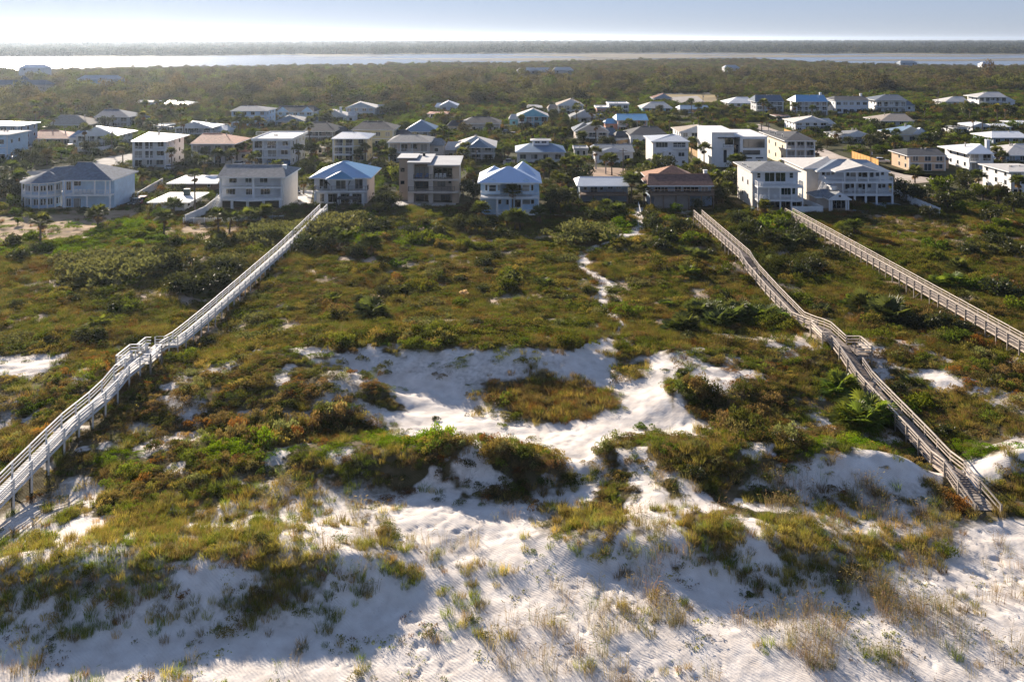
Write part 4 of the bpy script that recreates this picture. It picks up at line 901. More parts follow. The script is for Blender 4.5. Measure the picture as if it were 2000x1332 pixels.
HL = [
 ('the grey-blue edge house', 'grey-blue house with white roof at the left picture edge', -40, 34, 292, 246, 238, 'hipy', 'white', 'bluegrey', 13, 3),
 ('the plain white edge house', 'plain white wall house cut by the left picture edge in front of the grey-blue one', -40, 14, 315, 263, 256, 'gabx', 'pale', 'sky', 12, 2),
 ('the dark hip tan house', 'tan house with dark hip roof at the wood edge, second from the left picture edge', 97, 172, 256, 244, 225, 'hipx', 'tan', 'beige', 15, 1),
 ('the grey hip porch house', 'white house with steep grey hip roof and shaded front porch below the far woods', 186, 250, 250, 229, 214, 'hipx', 'slate', 'wsid', 15, 2, True),
 ('the red-brown low house', 'low house with red-brown roof in front of the dark hip tan house', 55, 138, 284, 271, 255, 'hipx', 'red', 'tan', 14, 1),
 ('the white deck-stair house', 'white house with steel roof, raised deck and outdoor stairs behind a white fence', 149, 226, 291, 265, 248, 'gaby', 'sblue', 'wsid', 16, 2, (149, 200)),
 ('the bright white three-storey house', 'bright white three-storey house with white metal roof and upper corner porch', 259, 324, 329, 276, 259, 'hipy', 'white', 'wsid', 17, 3, True),
 ('the arched-window white house', 'white gabled house with large arched front windows behind the bright white one', 342, 412, 272, 250, 238, 'gaby', 'wstripe', 'wsid', 14, 2, True),
 ('the terracotta-roofed house', 'pale stucco house with terracotta tile roof and tall square porch columns', 374, 456, 322, 281, 261, 'hipx', 'terra', 'pinkw', 15, 2, (374, 420)),
 ('the roof-terrace house', 'white block house with railed flat roof terrace and blue garage doors', 494, 569, 326, 275, 264, 'flat', 'flat', 'wsid', 20, 3, (512, 569)),
 ('the yellow metal-roofed house', 'yellow two-storey house with striped white metal hip roof and palms in front', 650, 716, 319, 271, 258, 'hipx', 'wstripe', 'yellow', 14, 3, (650, 690)),
 ('the yellow dark-roofed house', 'tall yellow house with dark hip roof beyond the metal-roofed yellow one', 688, 768, 288, 254, 237, 'hipx', 'dark', 'yellow', 15, 2),
 ('the brown arcade house', 'brown stucco house with dark hip roof and arched arcade beside the roof terrace', 594, 650, 278, 257, 238, 'hipx', 'dark', 'taupe', 17, 2, True),
 ('the tall light blue house', 'tall light blue three-storey house rising behind a row of palms', 452, 520, 250, 217, 207, 'hipx', 'slate', 'sky', 15, 3),
 ('the twin-gable blue house', 'pale blue house with dark roof between two front gables', 541, 611, 235, 219, 207, 'gabx', 'dark', 'sky', 13, 2),
 ('the low grey gable house', 'low grey gable house just below the twin-gable blue house', 538, 592, 249, 237, 226, 'gaby', 'grey', 'bluegrey', 14, 1),
 ('the white chimney house', 'small white gable house with chimney left of the blue-grey gable house', 630, 674, 239, 227, 215, 'gaby', 'pale', 'wsid', 14, 1),
 ('the blue-grey gable house', 'blue-grey house with broad pale gable roof and deck near the tall dark trees', 676, 732, 229, 211, 200, 'gaby', 'pale', 'bluegrey', 16, 2),
 ('the far pale roof house', 'small pale hip-roofed house deep in the left woods', 262, 295, 208, 203, 196, 'hipx', 'pale', 'sky', 13, 1),
 ('the far blue bungalow', 'blue bungalow with wide pale hip roof deep in the left woods', 318, 368, 213, 204, 196, 'hipx', 'metal', 'sky', 14, 1),
 ('the blue hip-roofed house', 'house with steep steel-blue hip roof behind the grey two-storey balcony house', 790, 855, 269, 259, 235, 'hipy', 'sblue', 'grey', 15, 1),
 ('the grey balcony house', 'taupe two-storey house with low grey hip roof and white corner balcony', 759, 838, 319, 278, 263, 'hipx', 'grey', 'beige', 14, 2, (759, 806)),
 ('the arched-door beige house', 'beige house with dark hip roof and white arched front door', 903, 976, 260, 242, 228, 'hipx', 'dark', 'beige', 15, 1),
 ('the pale-roofed palm house', 'house with broad pale metal hip roof half hidden among palms', 892, 966, 313, 288, 266, 'hipy', 'pale', 'grey', 17, 2, True),
 ('the clerestory house', 'wide low house with blue-grey hip roof and raised clerestory on top', 1010, 1102, 319, 297, 280, 'hipx', 'sblue', 'wsid', 15, 1, True),
 ('the turquoise house', 'turquoise two-storey house with grey gable roof among palms', 1012, 1070, 251, 228, 213, 'gaby', 'pale', 'teal', 15, 2, (1012, 1043)),
 ('the small cupola roof house', 'small white hip roof peeping out right behind the turquoise house', 1024, 1058, 219, 211, 205, 'hipx', 'pale', 'wsid', 12, 1),
 ('the white balcony gable house', 'white two-storey gable house with balcony, highest in the centre by the scrub', 1090, 1139, 226, 206, 194, 'gaby', 'tan', 'wsid', 15, 2, True),
 ('the small white gable house', 'small white house with one sunlit roof slope against the scrub', 860, 892, 219, 207, 198, 'gaby', 'white', 'wsid', 13, 1),
 ('the red low-roofed house', 'low house with faded red roof among dark palms', 836, 872, 232, 228, 219, 'hipx', 'red', 'pinkw', 12, 1),
 ('the grey gable neighbour', 'white house with grey gable roof below the white balcony gable house', 1116, 1166, 243, 229, 216, 'gaby', 'grey', 'wsid', 14, 1, True),
 ('the slate gable house', 'house with double slate gables and dark front veranda', 1126, 1188, 282, 258, 240, 'gaby', 'slate', 'beige', 17, 2, True),
 ('the coral porch house', 'coral-walled house with bright blue metal roof and white upper porch', 1207, 1264, 260, 235, 223, 'gabx', 'blue', 'coral', 13, 2, True),
 ('the charcoal hip house', 'white house with charcoal hip roof right of a wooden yard fence', 1232, 1303, 286, 264, 247, 'hipx', 'dark', 'wsid', 15, 1),
 ('the turquoise-trim gable house', 'white gable house with big front windows and turquoise side deck', 1330, 1398, 285, 258, 245, 'gaby', 'tan', 'wsid', 16, 2),
 ('the low slate bungalow', 'low bungalow with slate roof and white front gable above a sandy palm yard', 1164, 1236, 319, 296, 282, 'gabx', 'slate', 'wsid', 13, 1),
 ('the long blue-roofed house', 'long narrow house with blue roof beside the dark green scrub', 1330, 1384, 222, 217, 206, 'gabx', 'sblue', 'wsid', 11, 1),
 ('the teal hip house', 'teal-walled house with wide grey hip roof in the scrub', 1256, 1312, 220, 212, 199, 'hipx', 'pale', 'teal', 15, 1),
 ('the dark A-frame house', 'dark house with brown gable roof standing at the parking lot', 1278, 1312, 200, 195, 184, 'gaby', 'brown', 'bluegrey', 13, 1),
 ('the white boxy house', 'white boxy house with stepped flat roofs left of the coral porch house', 1190, 1228, 224, 205, 203, 'flat', 'flat', 'white', 12, 2),
 ('the pink side-wing house', 'small house with white flat roof and pinkish walls beside the boxy white one', 1166, 1188, 224, 212, 210, 'flat', 'flat', 'coral', 12, 1),
 ('the white barrel-roofed hall', 'long low hall with sunlit white barrel roof on the ridge', 1424, 1474, 210, 203, 190, 'hipx', 'flat', 'white', 18, 1),
 ('the grey gambrel house', 'grey three-storey house with slate roof beside the white barrel-roofed hall', 1477, 1530, 224, 199, 186, 'gabx', 'slate', 'grey', 13, 3, True),
 ('the blue-roofed ridge house', 'white three-storey house with bright blue roof and chimney on the ridge', 1556, 1616, 226, 199, 186, 'gabx', 'blue', 'wsid', 13, 3, True),
 ('the many-windowed house', 'white ridge house with dark roof and a long row of upper windows', 1632, 1696, 222, 196, 188, 'gabx', 'dark', 'wsid', 14, 2),
 ('the two-porch ridge house', 'white ridge house with slate hip roof and two full-width dark porches', 1712, 1770, 222, 196, 185, 'hipx', 'slate', 'wsid', 16, 2, True),
 ('the low tan-roofed house', 'low house with very broad pale tan hip roof in dark shrubs', 1722, 1784, 247, 237, 222, 'hipx', 'tan', 'grey', 18, 1),
 ('the white stair house', 'white house with pale roof and wooden front stair by the sandy street', 1554, 1616, 257, 239, 228, 'gaby', 'pale', 'wsid', 15, 2),
 ('the long white cabin', 'long low white cabin with grey roof above a bright hedge', 1644, 1706, 279, 269, 256, 'gaby', 'grey', 'wsid', 16, 1),
 ('the blue-gabled cream house', 'cream house with blue-grey gabled roof between palms and shrubs', 1752, 1810, 279, 263, 247, 'gaby', 'sblue', 'cream', 15, 1),
 ('the tan barn house', 'long tan two-storey house with dark roof facing a sandy lot', 1776, 1846, 334, 304, 290, 'gabx', 'dark', 'tan', 12, 2),
 ('the stilt house', 'white house on tall square stilts with wooden deck and pale roof', 1893, 1938, 334, 300, 282, 'hipy', 'white', 'wsid', 17, 2, True),
 ('the grey hip corner house', 'house with wide grey hip roof right of the stilt house', 1966, 2030, 318, 304, 281, 'hipx', 'pale', 'bluegrey', 17, 1),
 ('the white right-edge house', 'tall white house cut by the right picture edge above a low blue roof', 1975, 2050, 386, 335, 326, 'gabx', 'pale', 'wsid', 13, 3),
 ('the low white-roofed bungalow', 'low bungalow with flat white roof near the right picture edge', 1940, 2010, 283, 269, 257, 'gabx', 'white', 'bluegrey', 14, 1),
 ('the white angled-roof house', 'small white house with several bright roof slopes hidden in trees', 1900, 1935, 258, 247, 240, 'gaby', 'white', 'wsid', 13, 1),
 ('the second white angled house', 'pale low house directly right of the white one with several bright roof slopes', 1942, 1975, 259, 249, 242, 'gabx', 'white', 'wsid', 12, 1),
 ('the small ridge cottage', 'small white ridge house with pale hip roof left of the vaulted-roof house', 1848, 1892, 208, 199, 189, 'hipx', 'pale', 'wsid', 14, 1),
 ('the grey shed', 'small grey flat-roofed shed behind the striped-roof cottage palms', 1123, 1147, 307, 294, 292, 'flat', 'flatg', 'grey', 6, 1),
 ('the beige carport house', 'small beige outbuilding between the roof-terrace house and the yellow one', 604, 632, 302, 291, 287, 'gabx', 'tan', 'beige', 8, 1),
 ('the brown low cottage', 'low brown-roofed cottage beneath the grey gambrel house', 1518, 1542, 237, 230, 225, 'gabx', 'brown', 'tan', 10, 1),
 ('the grey hidden cottage', 'grey-roofed cottage half hidden in trees left of the small white angled house', 1865, 1892, 262, 254, 247, 'hipx', 'grey', 'wsid', 11, 1),
 ('the white low annex', 'low white flat annex left of the arched-window white house', 298, 324, 260, 252, 250, 'flat', 'flat', 'wsid', 9, 1),
 ('the far-right roof house', 'pale roofed house cut by the right picture edge below the ridge', 1988, 2030, 252, 243, 236, 'gabx', 'white', 'sky', 12, 1),
 ('the vaulted-roof house', 'large white ridge house with curved pale roof and glazed corner porches', 1912, 1966, 210, 190, 180, 'hipx', 'pale', 'wsid', 15, 2, True),
]
FPS = []
for a_ in HL:
    Y_ = F * H / (a_[4] - HV); FPS.append((a_[0], (a_[2] - CU) * Y_ / F, (a_[3] - CU) * Y_ / F, Y_, Y_ + a_[10]))
FPS += HOUSES
HS = {}
for a_ in HL:
    short, label, u0, u1, vb, ve, vr, rk, rc, wl_, dep, st = a_[:12]
    HS[short] = house(short, label, u0, u1, vb, ve, vr, rk, rc, wl_, dep, st, a_[12] if len(a_) > 12 else None, chim=short in ('the white chimney house', 'the blue-roofed ridge house', 'the stilt house', 'the many-windowed house'))
h = HS['the clerestory house']; h.box('clerestory', M['wsid'], 1041, 274, 1072, 284, 5, 9); h.roof(RF['pale'], 1036, 1077, 275, 4.5, 9.5, (1046, 7, 271), (1068, 7, 271), name='clerestory_roof')
for xx in (1045, 1058): h.win(xx, 276, xx + 9, 280, 5, 2)
h = HS['the roof-terrace house']
zt_ = h.Z(275) + .7
h.rail(500, 565, 275, 12, zf=zt_ - .4, name='terrace_railing')
for x0, x1 in ((521, 540), (548, 568)): h.box('garage_door', mat('blue_garage_door', (.06, .16, .33), .5), x0, 314, x1, 325, 1.3, 1.49)
h = HS['the pale-roofed palm house']; h.roof(RF['sblue'], 915, 955, 288, -1.5, 6, (935, -1.3, 272), (935, 6, 270), wallm=RF['sblue'], name='front_gable')
h = HS['the twin-gable blue house']
for xx in (552, 600): h.roof(RF['dark'], xx - 12, xx + 12, 219, -1.2, 6, (xx, -1.1, 209), (xx, 6, 209), wallm=M['sky'], name='front_gable')
h = HS['the low slate bungalow']; h.roof(RF['slate'], 1172, 1222, 297, -1.5, 6, (1197, -1.4, 288), (1197, 6, 288), wallm=M['wsid'], name='front_gable')
h = HS['the slate gable house']; h.roof(RF['slate'], 1120, 1160, 256, 2.5, 15, (1140, 2.6, 240), (1140, 15, 239), wallm=M['beige'], name='side_gable')
h = HS['the blue-gabled cream house']; h.roof(RF['white'], 1785, 1812, 262, -1.5, 6, (1798, -1.4, 250), (1798, 6, 250), wallm=M['wsid'], name='front_gable')
h = HS['the arched-window white house']; h.win(368, 240, 390, 262, 1.5, 4)
# ------------------------------------------------------------------ roads, yards and pools (thin sheets on the level village ground)
def sheet(name, m, pts, z, label, kind='structure'):
    mb = MB(); mb.poly([(*px(u, v, z), z) for u, v in pts]); return tag(mb.obj(name, m), label, None, None, kind)
asph = mat('sandy_asphalt', (.30, .28, .26), .95, .2, .25, bump=.2); sandlot = mat('sandy_lot', (.44, .37, .31), 1, .25, .12, bump=.2); drygrass = mat('dry_grass', (.24, .18, .08), 1, .3, .06, bump=.3)
lawnm = mat('lawn_green', (.12, .20, .03), 1, .25, .5, bump=.3); paver = mat('pale_pavers', (.50, .47, .43), .85, .12, .8, bump=.2); poolw = mat('pool_water', (.03, .22, .30), .08, .1, 1, spec=.6)
dirt = mat('bare_dirt', (.33, .23, .16), 1, .25, .3, bump=.3)
sheet('road', sandlot, [(1455, 243), (1482, 243), (1560, 270), (1640, 304), (1700, 324), (1745, 333), (1800, 350), (1900, 362), (2060, 385), (2060, 350), (1900, 336), (1860, 348), (1950, 372), (1800, 362), (1700, 345), (1600, 305), (1585, 290)][:8] + [(2060, 372), (1900, 352), (1790, 346), (1690, 338), (1590, 300), (1540, 276)], .03, 'sandy grey street running inland between the right-hand houses')
sheet('road', asph, [(-20, 345), (160, 322), (215, 306), (262, 300), (262, 310), (225, 325), (150, 345), (-20, 362)], .03, 'pale driveway street behind the turret house')
sheet('road', asph, [(860, 187), (1400, 181), (1400, 183), (860, 189.5)], .05, 'thin coastal highway at the edge of the woods')
sheet('field', drygrass, [(1282, 187), (1300, 185), (1396, 186), (1402, 201), (1330, 203), (1285, 197)], .03, 'dry grass field beside the highway')
sheet('parking_lot', asph, [(1312, 190), (1362, 188), (1378, 200), (1316, 202)], .07, 'grey parking lot in the dry field')
sheet('lot', sandlot, [(1640, 336), (1740, 338), (1850, 352), (1760, 362), (1650, 350)], .06, 'sunlit sandy lot below the tan barn house')
sheet('yard', dirt, [(1110, 352), (1150, 326), (1240, 330), (1245, 350), (1180, 362)], .03, 'bare sandy palm yard behind the small cottage')
sheet('driveway', paver, [(545, 385), (590, 372), (612, 372), (606, 398), (612, 412), (560, 416)], .04, 'pale sand driveway between two white houses')
sheet('terrace', paver, [(735, 420), (775, 392), (890, 396), (892, 422), (800, 424)], .04, 'pale pool terrace of the tan modern house')
sheet('pool', poolw, [(778, 407), (860, 407), (858, 413), (772, 413)], .08, 'dark blue swimming pool of the tan modern house')
sheet('lawn', lawnm, [(770, 428), (850, 425), (862, 433), (850, 439), (765, 437)], .25, 'small bright lawn below the pool terrace')
sheet('terrace', mat('blue_grey_deck', (.26, .32, .38), .8, .15, .4), [(1662, 416), (1675, 396), (1745, 396), (1822, 418)], .04, 'blue-grey terrace of the large porch house')
sheet('pool', poolw, [(1432, 410), (1455, 402), (1475, 406), (1462, 416)], .06, 'small shaded pool left of the white green-glass house')
sheet('yard', dirt, [(360, 420), (560, 418), (520, 436), (360, 440)], .05, 'enclosed yard of the curved-balcony house')
sheet('clearing', sandlot, [(690, 0.1)] if False else [(395, 183), (470, 179), (480, 182), (410, 187)], .04, 'pale sandy clearing in the left woods')

# ------------------------------------------------------------------ fences
def fence(name, label, pts, hh, m, style='board', w=2.4, zs=None):
    P = [Vector((*px(u, v, 0), 0)) for u, v in pts]
    for p in P: p.z = gz(p.x, p.y)
    root = empty(name, P[0], label, 'fence'); n_ = 0
    for a_, b_ in zip(P[:-1], P[1:]):
        n = max(1, round((b_ - a_).length / w))
        for k in range(n):
            p, q = a_ + (b_ - a_) * k / n, a_ + (b_ - a_) * (k + 1) / n; mb = MB()
            if style == 'board':
                d = (q - p).normalized() * .06; mb.bar(p + d + Vector((0, 0, hh * .5)), q - d + Vector((0, 0, hh * .5)), .05, hh * .96); mb.bar(p + d + Vector((0, 0, hh)), q - d + Vector((0, 0, hh)), .1, .07)
            elif style == 'picket':
                for zz in (.2, hh - .15): mb.bar(p + Vector((0, 0, zz)), q + Vector((0, 0, zz)), .05, .08)
                for j in range(9): r_ = p + (q - p) * (j + .5) / 9; mb.box(r_.x - .05, r_.y - .03, r_.z + .05, r_.x + .05, r_.y + .03, r_.z + hh)
            else:
                for zz in (.35, .7, hh): mb.bar(p + Vector((0, 0, zz)), q + Vector((0, 0, zz)), .06, .12)
            mb.obj('panel', m, root)
            mb = MB(); mb.box(p.x - .07, p.y - .07, p.z - .4, p.x + .07, p.y + .07, p.z + hh + .1); mb.obj('post', m, root)
    return root
wood = mat('new_wood', (.46, .30, .15), .85, .15, 1.2); owood = mat('orange_wood', (.55, .30, .08), .8, .15, 1.2); gwood = mat('grey_wood', (.30, .26, .22), .9, .2, 1.2)
fence('board_fence', 'tall white board fence beside the small white bungalow yard', [(362, 437), (400, 420), (432, 393)], 1.8, white)
fence('picket_fence', 'white picket fence along the dune side of the curved-balcony house', [(358, 438), (440, 438), (555, 434)], 1.3, white, 'picket')
fence('board_fence', 'white scalloped fence between the turret house and the small white bungalow', [(268, 392), (290, 378), (318, 362)], 1.8, whitec)
fence('board_fence', 'white vinyl fence right of the large porch house terrace', [(1836, 424), (1790, 404), (1745, 383)], 1.8, white)
fence('board_fence', 'white fence dropping from the white green-glass house to the dune', [(1570, 402), (1607, 418), (1545, 418)], 1.6, white)
fence('board_fence', 'glowing orange wooden fence behind the large porch house', [(1664, 309), (1716, 327)], 2.2, owood)
fence('board_fence', 'fresh orange fence panel row below the white stair house', [(1532, 262), (1556, 270)], 2.0, owood)
fence('board_fence', 'sunlit pale wood fence between the tall white and the cubist houses', [(1346, 300), (1390, 322)], 2.0, wood)
fence('board_fence', 'brown wooden yard fence left of the charcoal hip house', [(1198, 272), (1232, 282), (1200, 286)], 1.8, wood)
fence('board_fence', 'long white fence in front of the white deck-stair house', [(152, 302), (205, 298), (230, 293)], 2.0, white)
fence('board_fence', 'pale board fence right of the plain white edge house', [(16, 308), (48, 303), (62, 294)], 1.8, whitec)
fence('board_fence', 'dark wooden fence right of the tan modern house', [(905, 372), (925, 366)], 2.0, mat('dark_wood', (.07, .06, .06), .7))
fence('rail_fence', 'sunlit wooden rail walkway fence at the right picture edge', [(1935, 432), (1965, 437), (2030, 462)], 1.1, wood, 'rail')

# ------------------------------------------------------------------ boardwalks over the dunes
def boardwalk(label, X0, pts, wd, m, mrail, plat, side):
    prof = []
    for u, v in pts:
        y = F * X0 / (u - CU); prof.append((y, H - (v - HV) * y / F))
    prof.sort(); PY = np.array([p[0] for p in prof]); PZ = np.array([p[1] for p in prof])
    zd = lambda y: max(float(np.interp(y, PY, PZ)), gz(X0, y) + .45)
    y0, y1 = PY[0], PY[-1]
    root = empty('boardwalk', (X0, y0, gz(X0, y0)), label, 'boardwalk')
    mb = MB(); y = y0; rr_ = random.Random(3)
    while y < y1:
        z = zd(y + .13) + rr_.uniform(-.006, .006); mb.box(X0 - wd / 2 + rr_.uniform(-.02, .02), y, z - .05, X0 + wd / 2 + rr_.uniform(-.02, .02), y + .255, z); y += .27
    mb.obj('deck', m, root)
    sp = (y1 - y0) / min(48, round((y1 - y0) / 2.45)); n = round((y1 - y0) / sp)
    for sx in (-1, 1):
        xr = X0 + sx * (wd / 2 + .06); gap = plat and [(p[0], p[1]) for p in plat if p[2] == sx]
        cap = MB(); mid = MB(); st_ = MB()
        def flush():
            if cap.v: ro = cap.obj('railing', mrail, root); mid.obj('rail_boards', mrail if m is ldeck else bboard, ro)
        for k in range(n):
            ya, yb = y0 + k * sp, y0 + (k + 1) * sp; za, zb = zd(ya), zd(yb)
            st_.bar((xr, ya, za - .2), (xr, yb, zb - .2), .05, .22)
            if any(a_ - .5 < (ya + yb) / 2 < b_ + .5 for a_, b_ in (gap or [])): flush(); cap = MB(); mid = MB(); continue
            dz = .012 * (k % 2)
            cap.bar((xr, ya - .02, za + .95 + dz), (xr, yb + .02, zb + .95 + dz), .15, .05)
            for hh in (.30, .62): mid.bar((xr - sx * .03, ya, za + hh), (xr - sx * .03, yb, zb + hh), .045, .10)
        flush(); st_.obj('stringer', mrail if m is ldeck else bboard, root)
        for k in range(n + 1):
            y = y0 + k * sp; z = zd(y); mb = MB(); g = gz(xr, y)
            mb.box(xr - .06 + sx * .06, y - .06, g - .5, xr + .06 + sx * .06, y + .06, z + .92); mb.obj('support_post', gwood if m is not ldeck else lwood, root)
    for k in range(0, n, 2):
        br = MB()
        y = y0 + k * sp; z = zd(y); g = gz(X0, y)
        if z - g > 1.0: br.bar((X0 - wd / 2 - .1, y + .1, g + .1), (X0 + wd / 2 + .1, y + .1, z - .3), .05, .14); br.obj('cross_brace', gwood, root)
    for ya, yb, sx, ww in [(p[0], p[1], p[2], p[3]) for p in (plat or [])]:
        z = zd((ya + yb) / 2) + .02; xa = X0 + sx * (wd / 2 + .1); xb = xa + sx * ww; mb = MB(); y = ya
        while y < yb - .05: mb.box(xa, y, z - .06, xb, min(y + .25, yb), z); y += .27
        pl = mb.obj('platform', m, root); mb = MB()
        e = [Vector((xa, ya, z)), Vector((xb, ya, z)), Vector((xb, yb, z)), Vector((xa, yb, z))]
        for p, q in zip(e[:-1], e[1:]):
            mb.bar(p + Vector((0, 0, 1.03)), q + Vector((0, 0, 1.03)), .18, .05)
            for hh in (.35, .68): mb.bar(p + Vector((0, 0, hh)), q + Vector((0, 0, hh)), .05, .13)
        mb.obj('platform_railing', mrail, root)
        mb = MB(); mb.box(xb - sx * .55, ya + .3, z + .40, xb - sx * .12, yb - .3, z + .46)
        for yy in (ya + .5, yb - .6): mb.box(xb - sx * .5, yy, z + .01, xb - sx * .2, yy + .1, z + .40)
        mb.obj('bench', mrail, root)
        for p in (e[1], e[2]):
            mb = MB(); g = gz(p.x, p.y); mb.box(p.x - .07, p.y - .07, g - .4, p.x + .07, p.y + .07, z + 1.0); mb.obj('support_post', gwood, root)
    return root, zd
lwood = mat('whitewashed_wood', (.70, .69, .67), .8, .14, 1.4); ldeck = mat('worn_white_deck', (.54, .52, .49), .85, .2, 1.4); bboard = mat('brown_rail_boards', (.44, .37, .31), .85, .18, 1.4); bwood = mat('shaded_weathered_deck', (.25, .205, .17), .85, .2, 1.4); brail = mat('pale_rail_wood', (.62, .53, .43), .8, .15, 1.4)  # the brown decks are darkened, their shade put into the wood colour
boardwalk('long whitewashed boardwalk with benches leading from the blue-roofed house to the beach', -40.0,
          [(632, 408), (592, 448), (553, 486), (479, 552), (451, 577), (413, 611), (375, 643), (352, 662), (336, 673), (312, 674), (293, 690), (264, 712), (236, 734), (222, 752), (205, 772), (133, 832), (0, 967), (-120, 1085)], 1.35, ldeck, lwood,
          [(95.0, 98.5, -1, 1.2), (95.5, 98.5, 1, .7), (99.0, 101.2, -1, .6)], 1)
r_, zd = boardwalk('weathered boardwalk stepping down past the big palmetto to a stair on the sand', 37.6,
          [(1363, 420), (1415, 466), (1455, 502), (1466, 522), (1510, 572), (1559, 624), (1583, 634), (1607, 642), (1645, 678), (1660, 700), (1682, 732), (1690, 745), (1790, 850), (1893, 962)], 1.5, bwood, brail,
          [(99.8, 103.0, 1, 1.6), (104, 108, -1, .7)], 1)
y0 = F * 37.6 / 893.0; z0 = zd(y0); g0 = gz(37.7, y0 - 2.6)
mb = MB()
for k in range(6):
    t = (k + 1) / 6.0; mb.box(36.8, y0 - 2.4 * t, z0 + (g0 + .05 - z0) * t - .05, 38.4, y0 - 2.4 * t + .34, z0 + (g0 + .05 - z0) * t)
mb.obj('stair_steps', gwood, r_)
for sx in (-1, 1):
    xr = 37.6 + sx * .9; mb = MB(); mb.bar((xr, y0, z0 + 1.0), (xr + sx * .1, y0 - 3.0, g0 + .75), .1, .1); mb.bar((xr, y0, z0 + .5), (xr + sx * .1, y0 - 3.0, g0 + .3), .06, .12); mb.bar((xr, y0, z0 - .1), (xr, y0 - 2.6, g0), .06, .25); mb.obj('stair_railing', gwood, r_)
    mb = MB(); mb.box(xr - .07, y0 - .1, gz(xr, y0) - .6, xr + .07, y0 + .06, z0 + 1.05); mb.obj('support_post', gwood, r_); mb = MB(); mb.box(xr + sx * .1 - .07, y0 - 3.05, g0 - .5, xr + sx * .1 + .07, y0 - 2.9, g0 + .8); mb.obj('support_post', gwood, r_)
boardwalk('straight brown boardwalk on tall posts leaving through the right picture edge', 58.5,
          [(1541, 416), (1600, 449), (1750, 534), (1900, 619), (2000, 676), (2140, 755)], 1.4, bwood, brail, [], 1)
# the low rail beside the sand track
fence('rail_fence', 'short white rail beside the sandy track behind the brown-roofed wooden house', [(1247, 404), (1252, 425)], 1.0, white, 'rail')

# ------------------------------------------------------------------ utility poles, cars, balcony chairs
pole_m = mat('pole_wood', (.16, .12, .09), .9, .2, 2)
def pole(u, vb, vt, label, arm=True):
    x, y = px(u, vb, 0); z = H - (vt - HV) * y / F
    root = empty('utility_pole', (x, y, 0), label, 'utility pole', 'utility poles of the village')
    mb = MB(); mb.tube([(x, y, -.5), (x, y, z)], [.17, .12], 8); mb.obj('shaft', pole_m, root)
    if arm: mb = MB(); mb.box(x - 1.1, y - .16, z - .75, x + 1.1, y - .12, z - .6); mb.obj('crossarm', pole_m, root)
    mb = MB(); mb.tube([(x + .3, y, z - 1.9), (x + .3, y, z - 1.1)], [.2, .2], 8); mb.obj('transformer', mat('grey_metal', (.4, .4, .42), .5), root)
for a_ in ((1401, 212, 183, 'slim utility pole between the long blue-roofed house and the white barrel-roofed hall'), (1373, 214, 184, 'utility pole by the parking lot in the dry field'), (1697, 205, 174, 'utility pole behind the many-windowed house'), (1832, 206, 176, 'utility pole among dark trees left of the small ridge cottage'),
           (1501, 262, 238, 'utility pole at the sandy street below the grey gambrel house'), (1701, 330, 290, 'dark utility pole at the glowing orange fence'), (930, 322, 288, 'utility pole beside the pale-roofed palm house'), (1217, 345, 290, 'thin utility pole in the sandy palm yard'),
           (825, 222, 202, 'utility pole over the red low-roofed house'), (22, 345, 298, 'utility pole in shrubs left of the turret house'), (218, 303, 250, 'utility pole before the white deck-stair house'), (647, 205, 182, 'bare grey pole in the woods above the blue-grey gable house')): pole(*a_)
OPENX = []
tyre = mat('tyre_rubber', (.02, .02, .02), .9, .1)
def car(u, v, col, label, rz=0.0):
    x, y = px(u, v, 0); root = empty('parked_car', (x, y, 0.0), label, 'car', 'cars parked between the houses', rz)
    bm_ = mat('car_paint_' + ('dark_blue' if label.startswith('dark blue') else label.split()[0]), col, .25, .03, 1, spec=.6)
    def prism(pts, w): 
        mb = MB(); n = len(pts); A = [(-w / 2, p[0], p[1]) for p in pts]; B = [(w / 2, p[0], p[1]) for p in pts]
        mb.poly(A); mb.poly(B)
        for i in range(n): j = (i + 1) % n; mb.quad(A[i], A[j], B[j], B[i])
        return mb
    def put(nm, mb, m): return link(nm, mb.mesh(nm, m), root)
    put('body', prism([(-2.2, .35), (-2.25, .75), (-1.3, .95), (1.9, .98), (2.2, .85), (2.2, .35)], 1.8), bm_)
    put('cabin', prism([(-.95, .95), (-.35, 1.48), (1.3, 1.5), (1.95, .98)], 1.6), glass); put('roof_panel', prism([(-.4, 1.49), (-.3, 1.54), (1.25, 1.56), (1.35, 1.5)], 1.55), bm_)
    for sx in (-1, 1):
        for yy in (-1.4, 1.4):
            mb = MB(); mb.tube([(sx * .92, yy, .33), (sx * .70, yy, .33)], [.33, .33], 12); put('wheel', mb, tyre)
        mb = MB(); mb.box(sx * .6 - .2, -2.27, .62, sx * .6 + .2, -2.2, .76); put('headlight', mb, white)
car(264, 401, (.02, .025, .03), 'black car parked at the side of the turret house'); car(277, 397, (.30, .03, .03), 'red car parked by the small white bungalow'); car(577, 378, (.05, .05, .055), 'dark car parked behind the curved-balcony house side wall', .4)
car(1004, 266, (.7, .7, .7), 'white car parked among palms under the turquoise house', 1.2); car(1722, 318, (.65, .66, .68), 'pale silver car parked behind the glowing orange fence', 1.4); car(1762, 322, (.12, .14, .17), 'slate grey car parked left of the tan barn house', 1.3); car(1330, 318, (.55, .1, .08), 'maroon car parked in front of the white cubist house', 1.5)
rc = random.Random(41); cn = 0; seen_h = set()
CC = [('white', (.7, .7, .7)), ('silver', (.45, .46, .48)), ('dark blue', (.03, .05, .12)), ('black', (.02, .02, .022)), ('grey', (.16, .17, .18)), ('red', (.35, .03, .03))]
